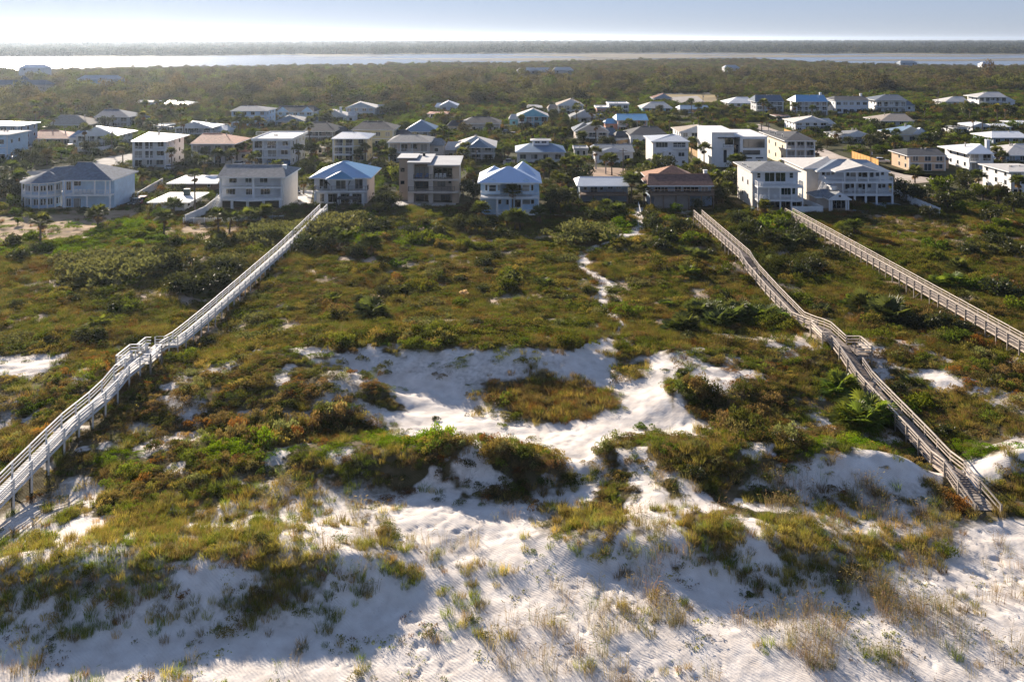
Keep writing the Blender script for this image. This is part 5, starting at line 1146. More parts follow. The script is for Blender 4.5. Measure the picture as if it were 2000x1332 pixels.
for short, hx0, hx1, hy0, hy1 in HOUSES[12:]:
    if rc.random() < .45 or short in seen_h or cn > 22: continue
    seen_h.add(short); left = rc.random() < .5; X_ = hx0 - 2.6 if left else hx1 + 2.6; Y_ = hy0 + rc.uniform(-3, 3)
    if any(a_ - 1.4 < X_ < b_ + 1.4 and c_ - 3 < Y_ < d_ + 2 for _, a_, b_, c_, d_ in HOUSES): continue
    nm, cl = rc.choice(CC); uu, vv = CU + F * X_ / Y_, HV + F * H / Y_
    car(uu, vv, cl, nm + ' car parked at the ' + ('left' if left else 'right') + ' side of ' + short, rc.uniform(-.3, .3) + (math.pi if rc.random() < .5 else 0)); cn += 1
    mb = MB(); mb.poly([(X_ - 1.8, Y_ - 4, .035), (X_ + 1.8, Y_ - 4, .035), (X_ + 1.9, Y_ + 8, .035), (X_ - 1.7, Y_ + 8, .035)]); tag(mb.obj('driveway', rc.choice((paver, sandlot, conc))), 'pale driveway beside ' + short, None, None, 'structure')
    OPENX.append([(X_ - 2.2, Y_ - 7), (X_ + 2.2, Y_ - 7), (X_ + 2.2, Y_ + 8), (X_ - 2.2, Y_ + 8)])
def chair(loc, m, label, group, rz=0.0, proto=[]):
    x, y, z = loc
    root = empty('deck_chair', loc, label, 'chair', group, rz)
    def put(nm, mb): return link(nm, mb.mesh(nm, m), root)
    mb = MB(); mb.bar((0, -.35, .42), (0, .25, .30), .6, .06); put('seat', mb)
    mb = MB(); mb.bar((0, .22, .30), (0, .55, 1.05), .6, .06); put('backrest', mb)
    for sx in (-1, 1):
        mb = MB(); mb.box(sx * .33 - .07, -.4, .60, sx * .33 + .07, .35, .65); put('armrest', mb)
        for yy in (-.35, .25): mb = MB(); mb.box(sx * .3 - .04, yy - .04, 0, sx * .3 + .04, yy + .04, .59); put('leg', mb)
hh = Ho.__new__(Ho); hh.u0, hh.v0, hh.k = Z1; hh.zb = 0; hh.Y = F * H / (180 + 1020 * Z1[2] - HV)
for zx in (655, 690, 725, 765, 795): chair((hh.X(zx, .8), hh.Y + .9, hh.Z(893, 0) + .004), white, 'white wooden deck chair on the upper balcony of the turret house', 'white chairs on the turret house balcony', .2)
hh.k, hh.u0 = Z3[2], Z3[0]; hh.Y = F * H / (180 + 965 * Z3[2] - HV); blu = mat('blue_cushion', (.03, .14, .38), .8)
for zx in (330, 360, 415): chair((hh.X(zx, .8), hh.Y + .9, hh.Z(756, -.3) + .004), blu, 'blue cushioned lounge chair on the top balcony of the tan modern house', 'blue lounge chairs of the tan modern house', -.3)
for zx in (500, 535, 570): chair((hh.X(zx, .8), hh.Y + .9, hh.Z(756, -.3) + .004), white, 'white dining chair on the top balcony of the tan modern house', 'white chairs of the tan modern house')
hh.k, hh.u0 = Z5[2], Z5[0]; hh.Y = F * H / (180 + 1015 * Z5[2] - HV)
for zx, zy in ((295, 938), (330, 938), (420, 938), (295, 822), (590, 822)): chair((hh.X(zx, -.6), hh.Y - .7, hh.Z(zy, -1.5) + .004), white, 'white slatted chair on ' + ('the middle' if zy > 900 else 'the top') + ' balcony of the white green-glass house', 'white chairs of the green-glass house ' + ('middle' if zy > 900 else 'top') + ' balcony')
hh.Y = F * H / (180 + 965 * Z5[2] - HV)
for zx in (1065, 1150, 1240, 1330): chair((hh.X(zx, 0), hh.Y + .1, hh.Z(886, -1.3) + .004), white, 'white rocking chair on the middle porch of the large porch house', 'white chairs on the large porch house')
# ------------------------------------------------------------------ plant shapes
def leafquads(C, L, W, Dv, rg, droop=0):
    """quads at centres C, long axis Dv (unit), length L, width W"""
    n = len(C); r = rg.normal(size=(n, 3)); sd = np.cross(Dv, r); sd /= np.linalg.norm(sd, axis=1)[:, None] + 1e-9
    a = C - Dv * (L / 2)[:, None]; b = C + Dv * (L / 2)[:, None]; w = sd * (W / 2)[:, None]
    V = np.stack([a - w * .6, a + w * .6, b + w, b - w], 1).reshape(-1, 3)
    return V, np.arange(4 * n).reshape(n, 4)
def unit(v): return v / (np.linalg.norm(v, axis=1)[:, None] + 1e-9)
def grass_mesh(name, n, h, r, w, lean, seed, m, plume=0):
    rg = np.random.default_rng(seed); t = rg.uniform(0, 2 * np.pi, n); q = r * np.sqrt(rg.uniform(0, 1, n)) * .8
    base = np.stack([q * np.cos(t), q * np.sin(t), np.full(n, -.06)], 1)
    hh = h * rg.uniform(.55, 1.15, n); ld = unit(np.stack([np.cos(t) + rg.normal(0, .6, n), np.sin(t) + rg.normal(0, .6, n), np.zeros(n)], 1))
    ln = lean * rg.uniform(.3, 1.2, n) * hh; az = rg.uniform(0, np.pi, n); sd = np.stack([np.cos(az), np.sin(az), np.zeros(n)], 1) * (w * rg.uniform(.7, 1.3, n))[:, None]
    m1 = base + ld * (ln * .3)[:, None] + np.array([0, 0, 1]) * (hh * .6)[:, None]; tip = base + ld * ln[:, None] + np.array([0, 0, 1]) * hh[:, None]
    V = np.stack([base - sd, base + sd, m1 + sd * .8, m1 - sd * .8, tip + sd * .15, tip - sd * .15], 1).reshape(-1, 3)
    i = np.arange(n)[:, None] * 6; Fq = np.concatenate([i + [0, 1, 2, 3], i + [3, 2, 4, 5]])
    if plume:
        pt = tip[:plume]; pv, pf = leafquads(pt, np.full(plume, .20), np.full(plume, .035), unit(np.stack([ld[:plume, 0], ld[:plume, 1], np.full(plume, .3)], 1)), rg)
        Fq = np.concatenate([Fq, pf + len(V)]); V = np.concatenate([V, pv])
    return mesh_np(name, V, Fq, m)
def bush_mesh(name, n, r, h, leaf, seed, m, lobes=6, fill=.45, stemm=None):
    rg = np.random.default_rng(seed); k = lobes
    lc = np.stack([rg.normal(0, r * .48, k), rg.normal(0, r * .48, k), rg.uniform(.15, .62, k) * h], 1); lr = rg.uniform(.34, .6, k) * r
    li = rg.integers(0, k, n); d = unit(rg.normal(size=(n, 3))); d[:, 2] = np.abs(d[:, 2]) * 1.0 - .25 * (rg.uniform(size=n) < .3); d = unit(d)
    rad = lr[li] * rg.uniform(fill, 1.05, n) ** .6
    C = lc[li] + d * rad[:, None] * np.array([1, 1, h / r * .55 + .3]); C[:, 2] = np.maximum(C[:, 2], .02 * h)
    Dv = unit(d + rg.normal(0, .7, (n, 3)) + np.array([0, 0, .3]))
    V, Fq = leafquads(C, leaf * rg.uniform(.7, 1.4, n), leaf * .55 * rg.uniform(.7, 1.3, n), Dv, rg)
    return mesh_np(name, V, Fq, m)
def fan_mesh(name, nf, L, seed, m, m2, up=(.1, 1.0), droop=.35, nl=11, ground=False, dead=6):
    rg = np.random.default_rng(seed); Vs, Fs, Ms = [], [], []; o = 0
    for i in range(nf + dead):
        az = rg.uniform(0, 2 * np.pi); isd = i >= nf
        el = -rg.uniform(.7, 1.3) if isd else rg.uniform(*up) * 1.35 - .15
        d = np.array([math.cos(az) * math.cos(el), math.sin(az) * math.cos(el), math.sin(el)]); l = L * rg.uniform(.75, 1.15) * (.7 if isd else 1)
        sd = np.array([-math.sin(az), math.cos(az), 0]); nrm = np.cross(d, sd); pet = d * l * .5
        Vs.append(np.array([-sd * .025, sd * .025, pet + sd * .025, pet - sd * .025])); Fs.append(np.arange(4)[None] + o); Ms.append([1 if isd else 0]); o += 4
        th = np.linspace(-1.25, 1.25, nl) + rg.normal(0, .05, nl); fl = l * .62 * np.cos(th * .55)
        dr = d[None] * np.cos(th)[:, None] + sd[None] * np.sin(th)[:, None]
        tip = pet + dr * fl[:, None]; tip[:, 2] -= droop * fl * rg.uniform(.5, 1.3, nl) * (1 if not isd else .3); mid = pet + dr * (fl * .55)[:, None]; mid[:, 2] -= droop * .15 * fl
        wv_ = np.cross(dr, nrm) * (.085 * L * .55); wv_ = wv_ + nrm * .02
        q = np.stack([np.repeat((pet)[None], nl, 0), mid + wv_, tip, mid - wv_], 1).reshape(-1, 3)
        Vs.append(q); Fs.append(np.arange(4 * nl).reshape(nl, 4) + o); Ms.append([1 if isd else 0] * nl); o += 4 * nl
    return mesh_np(name, np.concatenate(Vs), np.concatenate(Fs), [m, m2], np.concatenate(Ms))
def crown_mesh(name, n, r, h, leaf, seed, m, lobes=16, z0=.35):
    big = 1.3 if lobes < 10 else 1.0
    rg = np.random.default_rng(seed); k = lobes
    a = rg.uniform(0, 2 * np.pi, k); q = r * np.sqrt(rg.uniform(0, 1, k)) * .72; zz = h * (z0 + (1 - z0) * (rg.uniform(.1, .85, k)) * np.sqrt(np.clip(1 - (q / r) ** 2, .1, 1)))
    lc = np.stack([q * np.cos(a), q * np.sin(a), zz], 1); lr = rg.uniform(.22, .40, k) * r * big
    li = rg.integers(0, k, n); d = unit(rg.normal(size=(n, 3)) + np.array([0, 0, .25])); C = lc[li] + d * (lr[li] * rg.uniform(.5, 1.08, n))[:, None] * np.array([1, 1, .8])
    Dv = unit(d * .5 + rg.normal(0, .8, (n, 3)))
    V, Fq = leafquads(C, leaf * rg.uniform(.6, 1.4, n), leaf * .6 * rg.uniform(.7, 1.3, n), Dv, rg)
    return mesh_np(name, V, Fq, m), lc
tint_leaf = leaf_mat('scrub_leaves', (0, 0, 0), .40, .35, tint=True)
tint_grass = leaf_mat('dune_grass_blades', (0, 0, 0), .40, .30, tint=True)
G_grass = [grass_mesh('grass_tuft', 64, .62, .46, .0105, .5, s, tint_grass) for s in (1, 2, 3, 4)]
G_oats = [grass_mesh('sea_oat_clump', 24, .95, .5, .0075, .34, s, tint_grass, 8) for s in (5, 6, 7)]
G_scrub = [bush_mesh('scrub_clump', 400, .75, .62, .088, s, tint_leaf) for s in (11, 12, 13, 14, 15)]
G_vine = [bush_mesh('vine_patch', 26, .5, .10, .10, s, tint_leaf, lobes=4) for s in (21, 22, 23)]
G_under = [bush_mesh('undergrowth_clump', 420, 1.7, 1.9, .26, s, tint_leaf, lobes=8) for s in (31, 32, 33, 34)]
G_wood = [crown_mesh('woodland_crown', 460, 5.0, 7.0, .60, s, tint_leaf, 9, .2)[0] for s in (41, 42, 43, 44)]
G_far = [crown_mesh('far_crown', 150, 15, 13, 3.2, s, tint_leaf, 12, .1)[0] for s in (51, 52, 53)]

_src = bpy.data.collections.new('plant shapes')     # shapes only; never linked to the scene
def scatter(name, meshes, P, scl, tint, label, align=0):
    n = len(P)
    cols = bpy.data.collections.new(name + ' shapes')
    for k, me_ in enumerate(meshes):
        o = bpy.data.objects.new(me_.name, me_); cols.objects.link(o)
    me = bpy.data.meshes.new(name); me.vertices.add(n); me.vertices.foreach_set('co', np.asarray(P, np.float32).ravel())
    rot = np.zeros((n, 3), np.float32); rot[:, 2] = rng.uniform(0, 2 * np.pi, n); rot[:, :2] = rng.normal(0, .08, (n, 2))
    vattr(me, 'rot', 'FLOAT_VECTOR', rot); vattr(me, 'scl', 'FLOAT_VECTOR', np.asarray(scl, np.float32)); vattr(me, 'pick', 'INT', rng.integers(0, len(meshes), n).astype(np.int32))
    vattr(me, 'tint', 'FLOAT_COLOR', np.concatenate([np.asarray(tint, np.float32), np.ones((n, 1), np.float32)], 1))
    o = link(name, me); tag(o, label, None, None, 'stuff')
    ng = bpy.data.node_groups.new(name, 'GeometryNodeTree'); ng.interface.new_socket('Geometry', in_out='INPUT', socket_type='NodeSocketGeometry'); ng.interface.new_socket('Geometry', in_out='OUTPUT', socket_type='NodeSocketGeometry')
    N, L = ng.nodes, ng.links; gi, go = N.new('NodeGroupInput'), N.new('NodeGroupOutput'); ip = N.new('GeometryNodeInstanceOnPoints'); ci = N.new('GeometryNodeCollectionInfo')
    ci.inputs['Collection'].default_value = cols; ci.inputs['Separate Children'].default_value = True; ci.inputs['Reset Children'].default_value = True
    def na(nm, ty): q = N.new('GeometryNodeInputNamedAttribute'); q.data_type = ty; q.inputs['Name'].default_value = nm; return [s for s in q.outputs if s.enabled and s.name == 'Attribute'][0]
    L.new(gi.outputs[0], ip.inputs['Points']); L.new(ci.outputs[0], ip.inputs['Instance']); ip.inputs['Pick Instance'].default_value = True
    L.new(na('pick', 'INT'), ip.inputs['Instance Index']); L.new(na('rot', 'FLOAT_VECTOR'), ip.inputs['Rotation']); L.new(na('scl', 'FLOAT_VECTOR'), ip.inputs['Scale'])
    L.new(ip.outputs[0], go.inputs[0])
    md = o.modifiers.new('plants', 'NODES'); md.node_group = ng
    return o
def inframe(x, y, mg=1.06): return (np.abs(x) < y * .5714 * mg)
def pal(idx, cols, jit, rg):
    c = np.array(cols)[idx]; return np.clip(c * (1 + rg.normal(0, jit, (len(idx), 1))) * (1 + rg.normal(0, .06, (len(idx), 3))), .004, 1)

# ------------------------------------------------------------------ dune cover (grass and scrub nobody could count)
OL, BR, GR, DK, OR_, GG, BG, YB = (.165, .150, .040), (.165, .118, .060), (.115, .140, .026), (.062, .070, .022), (.22, .105, .035), (.165, .17, .085), (.13, .20, .014), (.27, .215, .070)
def cand(n, y0, y1):
    # even in area
    y = np.sqrt(rng.uniform(y0 ** 2, y1 ** 2, n)); x = rng.uniform(-.606, .606, n) * y; return x, y
GREEN = [outline(p) for p in ([(690, 852), (780, 842), (870, 845), (890, 868), (800, 880), (690, 876)], [(170, 885), (230, 876), (300, 884), (330, 900), (180, 905)], [(400, 876), (540, 866), (690, 878), (700, 893), (420, 893)],
    [(1570, 868), (1700, 850), (1790, 860), (1790, 890), (1580, 885)], [(1860, 868), (1960, 860), (2000, 880), (1880, 892)], [(-40, 450), (160, 430), (330, 440), (330, 480), (150, 500), (-40, 505)], [(620, 430), (720, 420), (760, 460), (700, 480), (620, 470)],
    [(1100, 448), (1220, 432), (1250, 452), (1200, 470), (1110, 470)], [(760, 450), (840, 446), (900, 470), (800, 490)], [(1480, 430), (1580, 425), (1600, 470), (1500, 480)])]
DARKP = [outline(p) for p in ([(310, 560), (380, 515), (470, 502), (480, 540), (440, 575), (340, 585)], [(330, 740), (560, 700), (700, 705), (780, 790), (740, 830), (560, 870), (340, 860), (240, 790)], [(760, 905), (1060, 895), (1070, 955), (860, 955), (740, 935)], [(1340, 760), (1560, 760), (1640, 850), (1500, 870), (1400, 830)], [(1170, 890), (1320, 890), (1340, 990), (1200, 990)], [(1380, 430), (1580, 430), (1600, 520), (1480, 540)])]
def zone(polys, x, y, soft=.012):
    Q = fan(x, y) + np.stack([fbm(x / 3, y / 3, 3, 61) - .5, fbm(x / 3, y / 3, 3, 63) - .5], -1) * .03; m = np.zeros(len(x))
    for p in polys: m = np.maximum(m, 1 - sstep(-soft, soft, inside_dist(p, Q)))
    return m
x, y = cand(64000, 50, 203); c = cover_at(x, y); slope = np.abs(ground_z(x, y + .6) - ground_z(x, y - .6)) / 1.2
keep = rng.uniform(size=len(x)) < np.clip(c, 0, 1) ** 1.15 * .82 * (1 + np.clip(slope * 1.6, 0, 1.2) * (y < 80))
keep &= ~((np.abs(x + 40) < 1.1) | (np.abs(x - 37.6) < 1.1) | (np.abs(x - 58.5) < 1.1)) | (rng.uniform(size=len(x)) < .15)
for nm, hx0, hx1, hy0, hy1 in HOUSES: keep &= ~((x > hx0 - .5) & (x < hx1 + .5) & (y > hy0 - .5) & (y < hy1))
x, y, c = x[keep], y[keep], c[keep]
n1 = fbm(x / 11, y / 11, 3, 71); n2 = fbm(x / 4.5, y / 4.5, 3, 75); n3 = fbm(x / 7 + 9, y / 7, 3, 79)
gzn = zone(GREEN, x, y); isl = zone([outline([(930, 745), (1010, 732), (1130, 732), (1200, 762), (1195, 805), (1140, 832), (1050, 832), (975, 800)])], x, y); dzn = zone(DARKP, x, y); fore = 1 - sstep(64, 74, y); midz = sstep(64, 74, y) * (1 - sstep(96, 102, y)); u_ = rng.uniform(size=len(x))
pg = np.clip(.86 * fore + midz * (.35 + .9 * (n2 - .5)) + sstep(98, 103, y) * (.62 + 1.8 * (n3 - .5)), .04, .93); pg = pg * (1 - .85 * gzn) * (1 - .6 * dzn)
pg = np.maximum(pg, .93 * isl); isg = u_ < pg
# grass
gxn, gyn = x[isg], y[isg]; rep = 3
gxx = np.repeat(gxn, rep) + rng.normal(0, .5, len(gxn) * rep); gyy = np.repeat(gyn, rep) + rng.normal(0, .5, len(gxn) * rep)
nn1 = np.repeat(n1[isg], rep); nn2 = np.repeat(n2[isg], rep); yy = gyy
w = rng.uniform(size=len(gxx)); far_ = sstep(100, 104, yy)
ti = np.where(w < .42, 0, np.where(w < .70, 1, np.where(w < .84, 7, np.where(w < .93, 2, 5)))); ti = np.where((nn1 > .58) & (w < .4), 7, ti); ti = np.where((nn2 < .44) & (w < .55), 2, ti); il_ = np.repeat(isl[isg], rep); ti = np.where((il_ > .5), np.where(w < .5, 1, np.where(w < .75, 7, np.where(w < .87, 4, 2))), ti); ti = np.where((far_ > .5) & (nn2 > .60) & (w < .3), 4, ti)
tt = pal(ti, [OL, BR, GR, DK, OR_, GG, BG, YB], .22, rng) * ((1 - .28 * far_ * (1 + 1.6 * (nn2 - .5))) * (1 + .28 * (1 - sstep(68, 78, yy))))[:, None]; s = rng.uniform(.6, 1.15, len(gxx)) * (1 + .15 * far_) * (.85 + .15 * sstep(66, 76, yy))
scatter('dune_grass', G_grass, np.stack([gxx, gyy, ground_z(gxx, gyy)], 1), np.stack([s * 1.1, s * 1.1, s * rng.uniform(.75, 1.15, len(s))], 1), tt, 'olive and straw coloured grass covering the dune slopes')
# scrub
m = ~isg; sx_, sy_ = x[m], y[m]; far_ = sstep(98, 104, sy_); g_, d_ = gzn[m], dzn[m]; nn1, nn2, nn3 = n1[m], n2[m], n3[m]; w = rng.uniform(size=m.sum())
ti = np.where(w < .30, 0, np.where(w < .46, 1, np.where(w < .66, 2, np.where(w < .84, 3, np.where(w < .92, 5, 7))))); ti = np.where((nn2 > .58) & (w < .55), 2, ti); ti = np.where((nn3 > .62) & (w < .18), 4, ti); ti = np.where((nn1 < .40) & (w < .45), 1, ti)
ti = np.where((d_ > .5) & (w < .65), 3, ti); ti = np.where((g_ > .4) & (w < .85), 6, ti); mid_ = (sy_ < 98) & (sy_ > 70) & (g_ < .4); ti = np.where(mid_ & (w < .38), 1, ti); ti = np.where(mid_ & (w > .95), 4, ti)
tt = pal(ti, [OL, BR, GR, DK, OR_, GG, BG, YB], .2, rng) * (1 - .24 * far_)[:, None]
s = rng.uniform(.55, 1.15, m.sum()) * (1 + .40 * far_) * (1 + .3 * sstep(.5, .65, nn2)); s = s * (.72 + .28 * sstep(68, 80, sy_)); sz = s * rng.uniform(.4, .85, len(s)) * (1 + .4 * d_) * (1 + 1.2 * sstep(.57, .7, fbm(sx_ / 6, sy_ / 6, 2, 88)))
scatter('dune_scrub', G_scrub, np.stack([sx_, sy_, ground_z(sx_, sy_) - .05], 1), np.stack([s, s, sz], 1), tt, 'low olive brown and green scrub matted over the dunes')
# sea oats and creeping vines on the open sand
x, y = cand(5200, 50, 74); c = cover_at(x, y); dn = fbm(x / 3.2, y / 3.2, 3, 91); u = CU + F * x / y; v = HV + F * (H - .8) / y
pr = sstep(.55, .66, dn) * .6 + .9 * ((u > 1150) & (u < 1900) & (v > 1130) & (v < 1300)) * sstep(.52, .60, dn) + .5 * ((u > 1480) & (v < 1100)) * sstep(.48, .62, dn); pr = pr * np.where((u < 1180) & (v > 1080), .55, 1) * (v > 940) * np.where((u > 950) & (u < 1150) & (v < 1130), .1, 1) * np.where((u < 700) & (v > 1200), .55, 1) * np.where(u > 1880, .3, 1)
k = (rng.uniform(size=len(x)) < pr) & (c < .55); x, y = x[k], y[k]; s = rng.uniform(.6, 1.25, len(x))
ti = rng.choice(4, len(x), p=[.45, .3, .17, .08]); tt = pal(ti, [(.20, .145, .10), (.26, .20, .12), (.17, .15, .065), (.11, .14, .035)], .2, rng)
scatter('sea_oats', G_oats, np.stack([x, y, ground_z(x, y)], 1), np.stack([s, s, s], 1), tt, 'thin tan sea oat stalks standing on the white sand')
x, y = cand(3500, 49, 64); c = cover_at(x, y); dn = fbm(x / 2.0, y / 2.0, 3, 95); k = (dn > .58) & (c < .4) & (rng.uniform(size=len(x)) < .6); x, y = x[k], y[k]; s = rng.uniform(.5, 1.1, len(x))
tt = pal(rng.choice(3, len(x), p=[.4, .4, .2]), [(.22, .23, .05), (.16, .17, .09), (.17, .125, .09)], .2, rng)
scatter('beach_vines', G_vine, np.stack([x, y, ground_z(x, y) + .01], 1), np.stack([s, s, s], 1), tt, 'scattered yellow green creeping vines flat on the sand')

# ------------------------------------------------------------------ village undergrowth, woods and the far shore
def clear_of(x, y, mg=1.0, front=3.0):
    k = np.ones(len(x), bool)
    for nm, a_, b_, c_, d_ in HOUSES: k &= ~((x > a_ - mg) & (x < b_ + mg) & (y > c_ - front) & (y < d_ + mg))
    return k
OPEN = [np.array([px(u, v, 0) for u, v in p]) for p in (
    [(1440, 238), (1500, 240), (1600, 282), (1745, 330), (1900, 334), (2060, 345), (2060, 392), (1800, 372), (1640, 352), (1575, 305)], [(-20, 340), (160, 318), (262, 296), (268, 314), (150, 350), (-20, 366)], [(1280, 184), (1398, 183), (1405, 204), (1330, 205), (1282, 199)],
    [(1105, 355), (1150, 324), (1245, 328), (1248, 352), (1180, 364)], [(540, 412), (590, 368), (616, 368), (614, 420), (700, 412), (700, 424)], [(730, 425), (775, 388), (895, 394), (895, 445), (760, 445)], [(1655, 425), (1672, 392), (1750, 390), (1850, 425), (1930, 452), (1840, 470), (1640, 430)], [(356, 440), (365, 410), (430, 395), (560, 410), (558, 440)], [(-20, 412), (80, 418), (230, 408), (262, 392), (290, 405), (200, 440), (60, 470), (-20, 470)], [(1428, 415), (1455, 398), (1480, 404), (1470, 420)], [(390, 186), (395, 180), (480, 176), (484, 184)])]
OPEN += [np.array(q) for q in OPENX]
def in_open(x, y):
    Q = np.stack([x, y], -1); k = np.zeros(len(x), bool)
    for p in OPEN: k |= inside_dist(p, Q) < 0
    return k
x, y = cand(38000, 196, 640); k = clear_of(x, y, .8, 2.2) & ~in_open(x, y) & (fbm(x / 11, y / 11, 3, 101) < .62); k &= rng.uniform(size=len(x)) < np.where(y < 420, .8, .9)
k &= ~((y < 205) & (rng.uniform(size=len(x)) < .4))
x, y = x[k], y[k]; v = HV + F * H / y; n1 = fbm(x / 18, y / 18, 3, 105); w = rng.uniform(size=len(x))
ti = np.where(w < .34, 0, np.where(w < .58, 1, np.where(w < .74, 2, np.where(w < .9, 3, 4)))); ti = np.where((n1 > .56) & (w < .5), 2, ti)
tt = pal(ti, [(.048, .058, .018), (.034, .042, .016), (.085, .12, .018), (.085, .078, .036), (.12, .08, .036)], .22, rng)
s = rng.uniform(.6, 1.2, len(x)) * np.where(y < 300, .85, 1.1); sz = s * rng.uniform(.65, 1.35, len(x))
scatter('village_undergrowth', G_under, np.stack([x, y, np.full(len(x), -.1)], 1), np.stack([s, s, sz], 1), tt, 'dark green shrubbery filling the lots between the houses')
x, y = cand(30000, 390, 1720); u = CU + F * x / y; v = HV + F * H / y
edge = np.interp(u, [-100, 0, 250, 400, 700, 900, 1150, 1300, 1420, 1500, 1800, 2100], [250, 246, 226, 218, 208, 206, 198, 184, 190, 186, 184, 178]); k = (v < edge + 6 * (fbm(x / 40, y / 40, 2, 111) - .5)) & (y < shore_near(x) - 4) & clear_of(x, y, 3, 14) & ~in_open(x, y)
x, y = x[k], y[k]; n1 = fbm(x / 70, y / 70, 3, 115); w = rng.uniform(size=len(x)); left = sstep(500, -400, x)
ti = np.where(w < .42, 0, np.where(w < .74, 1, np.where(w < .86, 2, 3))); ti = np.where((n1 > .60) & (w < .45), 3, ti); ti = np.where((n1 < .36) & (w < .5), 4, ti)
tt = pal(ti, [(.064, .058, .034), (.085, .073, .048), (.105, .088, .060), (.080, .090, .028), (.10, .085, .046)], .18, rng)
s = rng.uniform(.55, 1.25, len(x)) * (.75 + .6 * sstep(.35, .7, fbm(x / 45, y / 60, 3, 119)) * (1 - .6 * sstep(800, 1100, y))); sz = s * rng.uniform(.65, 1.25, len(x)) * np.where((rng.uniform(size=len(x)) < .05) & (y < 900), 1.45, 1) * (1 - .3 * sstep(850, 1100, y))
scatter('coastal_woods', G_wood, np.stack([x, y, np.full(len(x), -1.2)], 1), np.stack([s, s, sz], 1), tt, 'continuous dull green oak woods stretching to the bay')
n = 19000; t = rng.uniform(0, 1, n) ** 1.6; y = 1800 + t * 7400; x = rng.uniform(-.62, .62, n) * y; k = y > shore_far(x) + 30; x, y = x[k], y[k]
tt = pal(rng.choice(3, len(x), p=[.5, .3, .2]), [(.020, .027, .022), (.030, .034, .026), (.040, .040, .030)], .2, rng); s = rng.uniform(.7, 1.25, len(x)) * (1 + .3 * sstep(2400, 4000, y))
scatter('far_shore_woods', G_far, np.stack([x, y, ground_z(x, y) - 1], 1), np.stack([s * 1.2, s, s * rng.uniform(.7, 1.05, len(x))], 1), tt, 'blue-grey band of woods on the far side of the bay')
# ------------------------------------------------------------------ palms, palmettos, trees and shrubs one can tell apart
bark = mat('palm_bark', (.12, .095, .07), .95, .25, 3, bump=.4); barkd = mat('tree_bark', (.10, .08, .06), .95, .25, 3, bump=.4); barkw = mat('white_trunk', (.5, .48, .45), .9, .15, 3)
palm_l = leaf_mat('palm_fronds', (.085, .105, .026), .40, .30, gloss=.02); palm_y = leaf_mat('yellow_palm_fronds', (.15, .16, .035), .4, .3, gloss=.02); palm_d = leaf_mat('dead_fronds', (.20, .14, .075), .3, .3)
pmt = leaf_mat('palmetto_fronds', (.12, .165, .028), .42, .30, gloss=.015); pmd = leaf_mat('dark_palmetto_fronds', (.085, .105, .034), .4, .3, gloss=.015)
C_palm = [fan_mesh('crown', 46, 2.15, s, palm_l, palm_d) for s in (1, 2, 3)] + [fan_mesh('crown', 42, 2.1, 4, palm_y, palm_d)]
C_pmt = [fan_mesh('fronds', 46, 1.35, s, mm_, palm_d, (.05, 1.0), .25, 10, True, 4) for s, mm_ in ((5, pmt), (6, pmd), (7, pmt), (8, pmd))]
def nearest(x, y):
    best = min(HOUSES, key=lambda h: math.hypot(max(h[1] - x, 0, x - h[2]), max(h[3] - y, 0, y - h[4])))
    nm, a_, b_, c_, d_ = best
    rel = 'in front of' if y < c_ else ('behind' if y > d_ else ('left of' if x < a_ else 'right of'))
    if rel in ('in front of', 'behind'):
        if x < a_ - 1: rel = rel.replace('in front of', 'ahead and left of').replace('behind', 'behind and left of')
        elif x > b_ + 1: rel = rel.replace('in front of', 'ahead and right of').replace('behind', 'behind and right of')
    return rel + ' ' + nm
PEND = []                                          # (object, head of its label, where it stands): labels are settled at the end, each told apart
def later(o, head, cat, group, size): o['category'] = cat; o['group'] = group; PEND.append((o, head, size))
def palm(x, y, z0, zc, k, lean=0.0, white_=False, yellow=False, size=1.0):
    root = empty('sabal_palm', (x, y, z0)); hgt = max(1.2, zc - z0)
    me_ = C_palm[3 if yellow else k % 3]
    mb = MB(); pts = [(lean * hgt * t * t, 0, -.3 + (hgt + .3) * t) for t in (0, .3, .65, 1)]; mb.tube(pts, [.24, .19, .17, .15], 7)
    link('trunk', mb.mesh('trunk', barkw if white_ else bark), root)
    cr = link('crown', me_, root, (lean * hgt, 0, hgt)); cr.rotation_euler = (0, 0, k * 1.7); cr.scale = (size,) * 3
    if k % 3 == 0 and hgt > 5:
        sk = link('dead_skirt', fan_mesh('dead_skirt', 0, 1.3, 60 + k % 2, palm_d, palm_d, dead=16), root, (lean * hgt * .98, 0, hgt - .4))
    later(root, ('tall ' if hgt > 7.5 else 'short ' if hgt < 3.2 else '') + ('leaning ' if abs(lean) > .06 else '') + ('yellowish ' if yellow else '') + 'sabal palm' + (' with white trunk' if white_ else ''), 'palm tree', 'sabal palms among the houses', hgt)
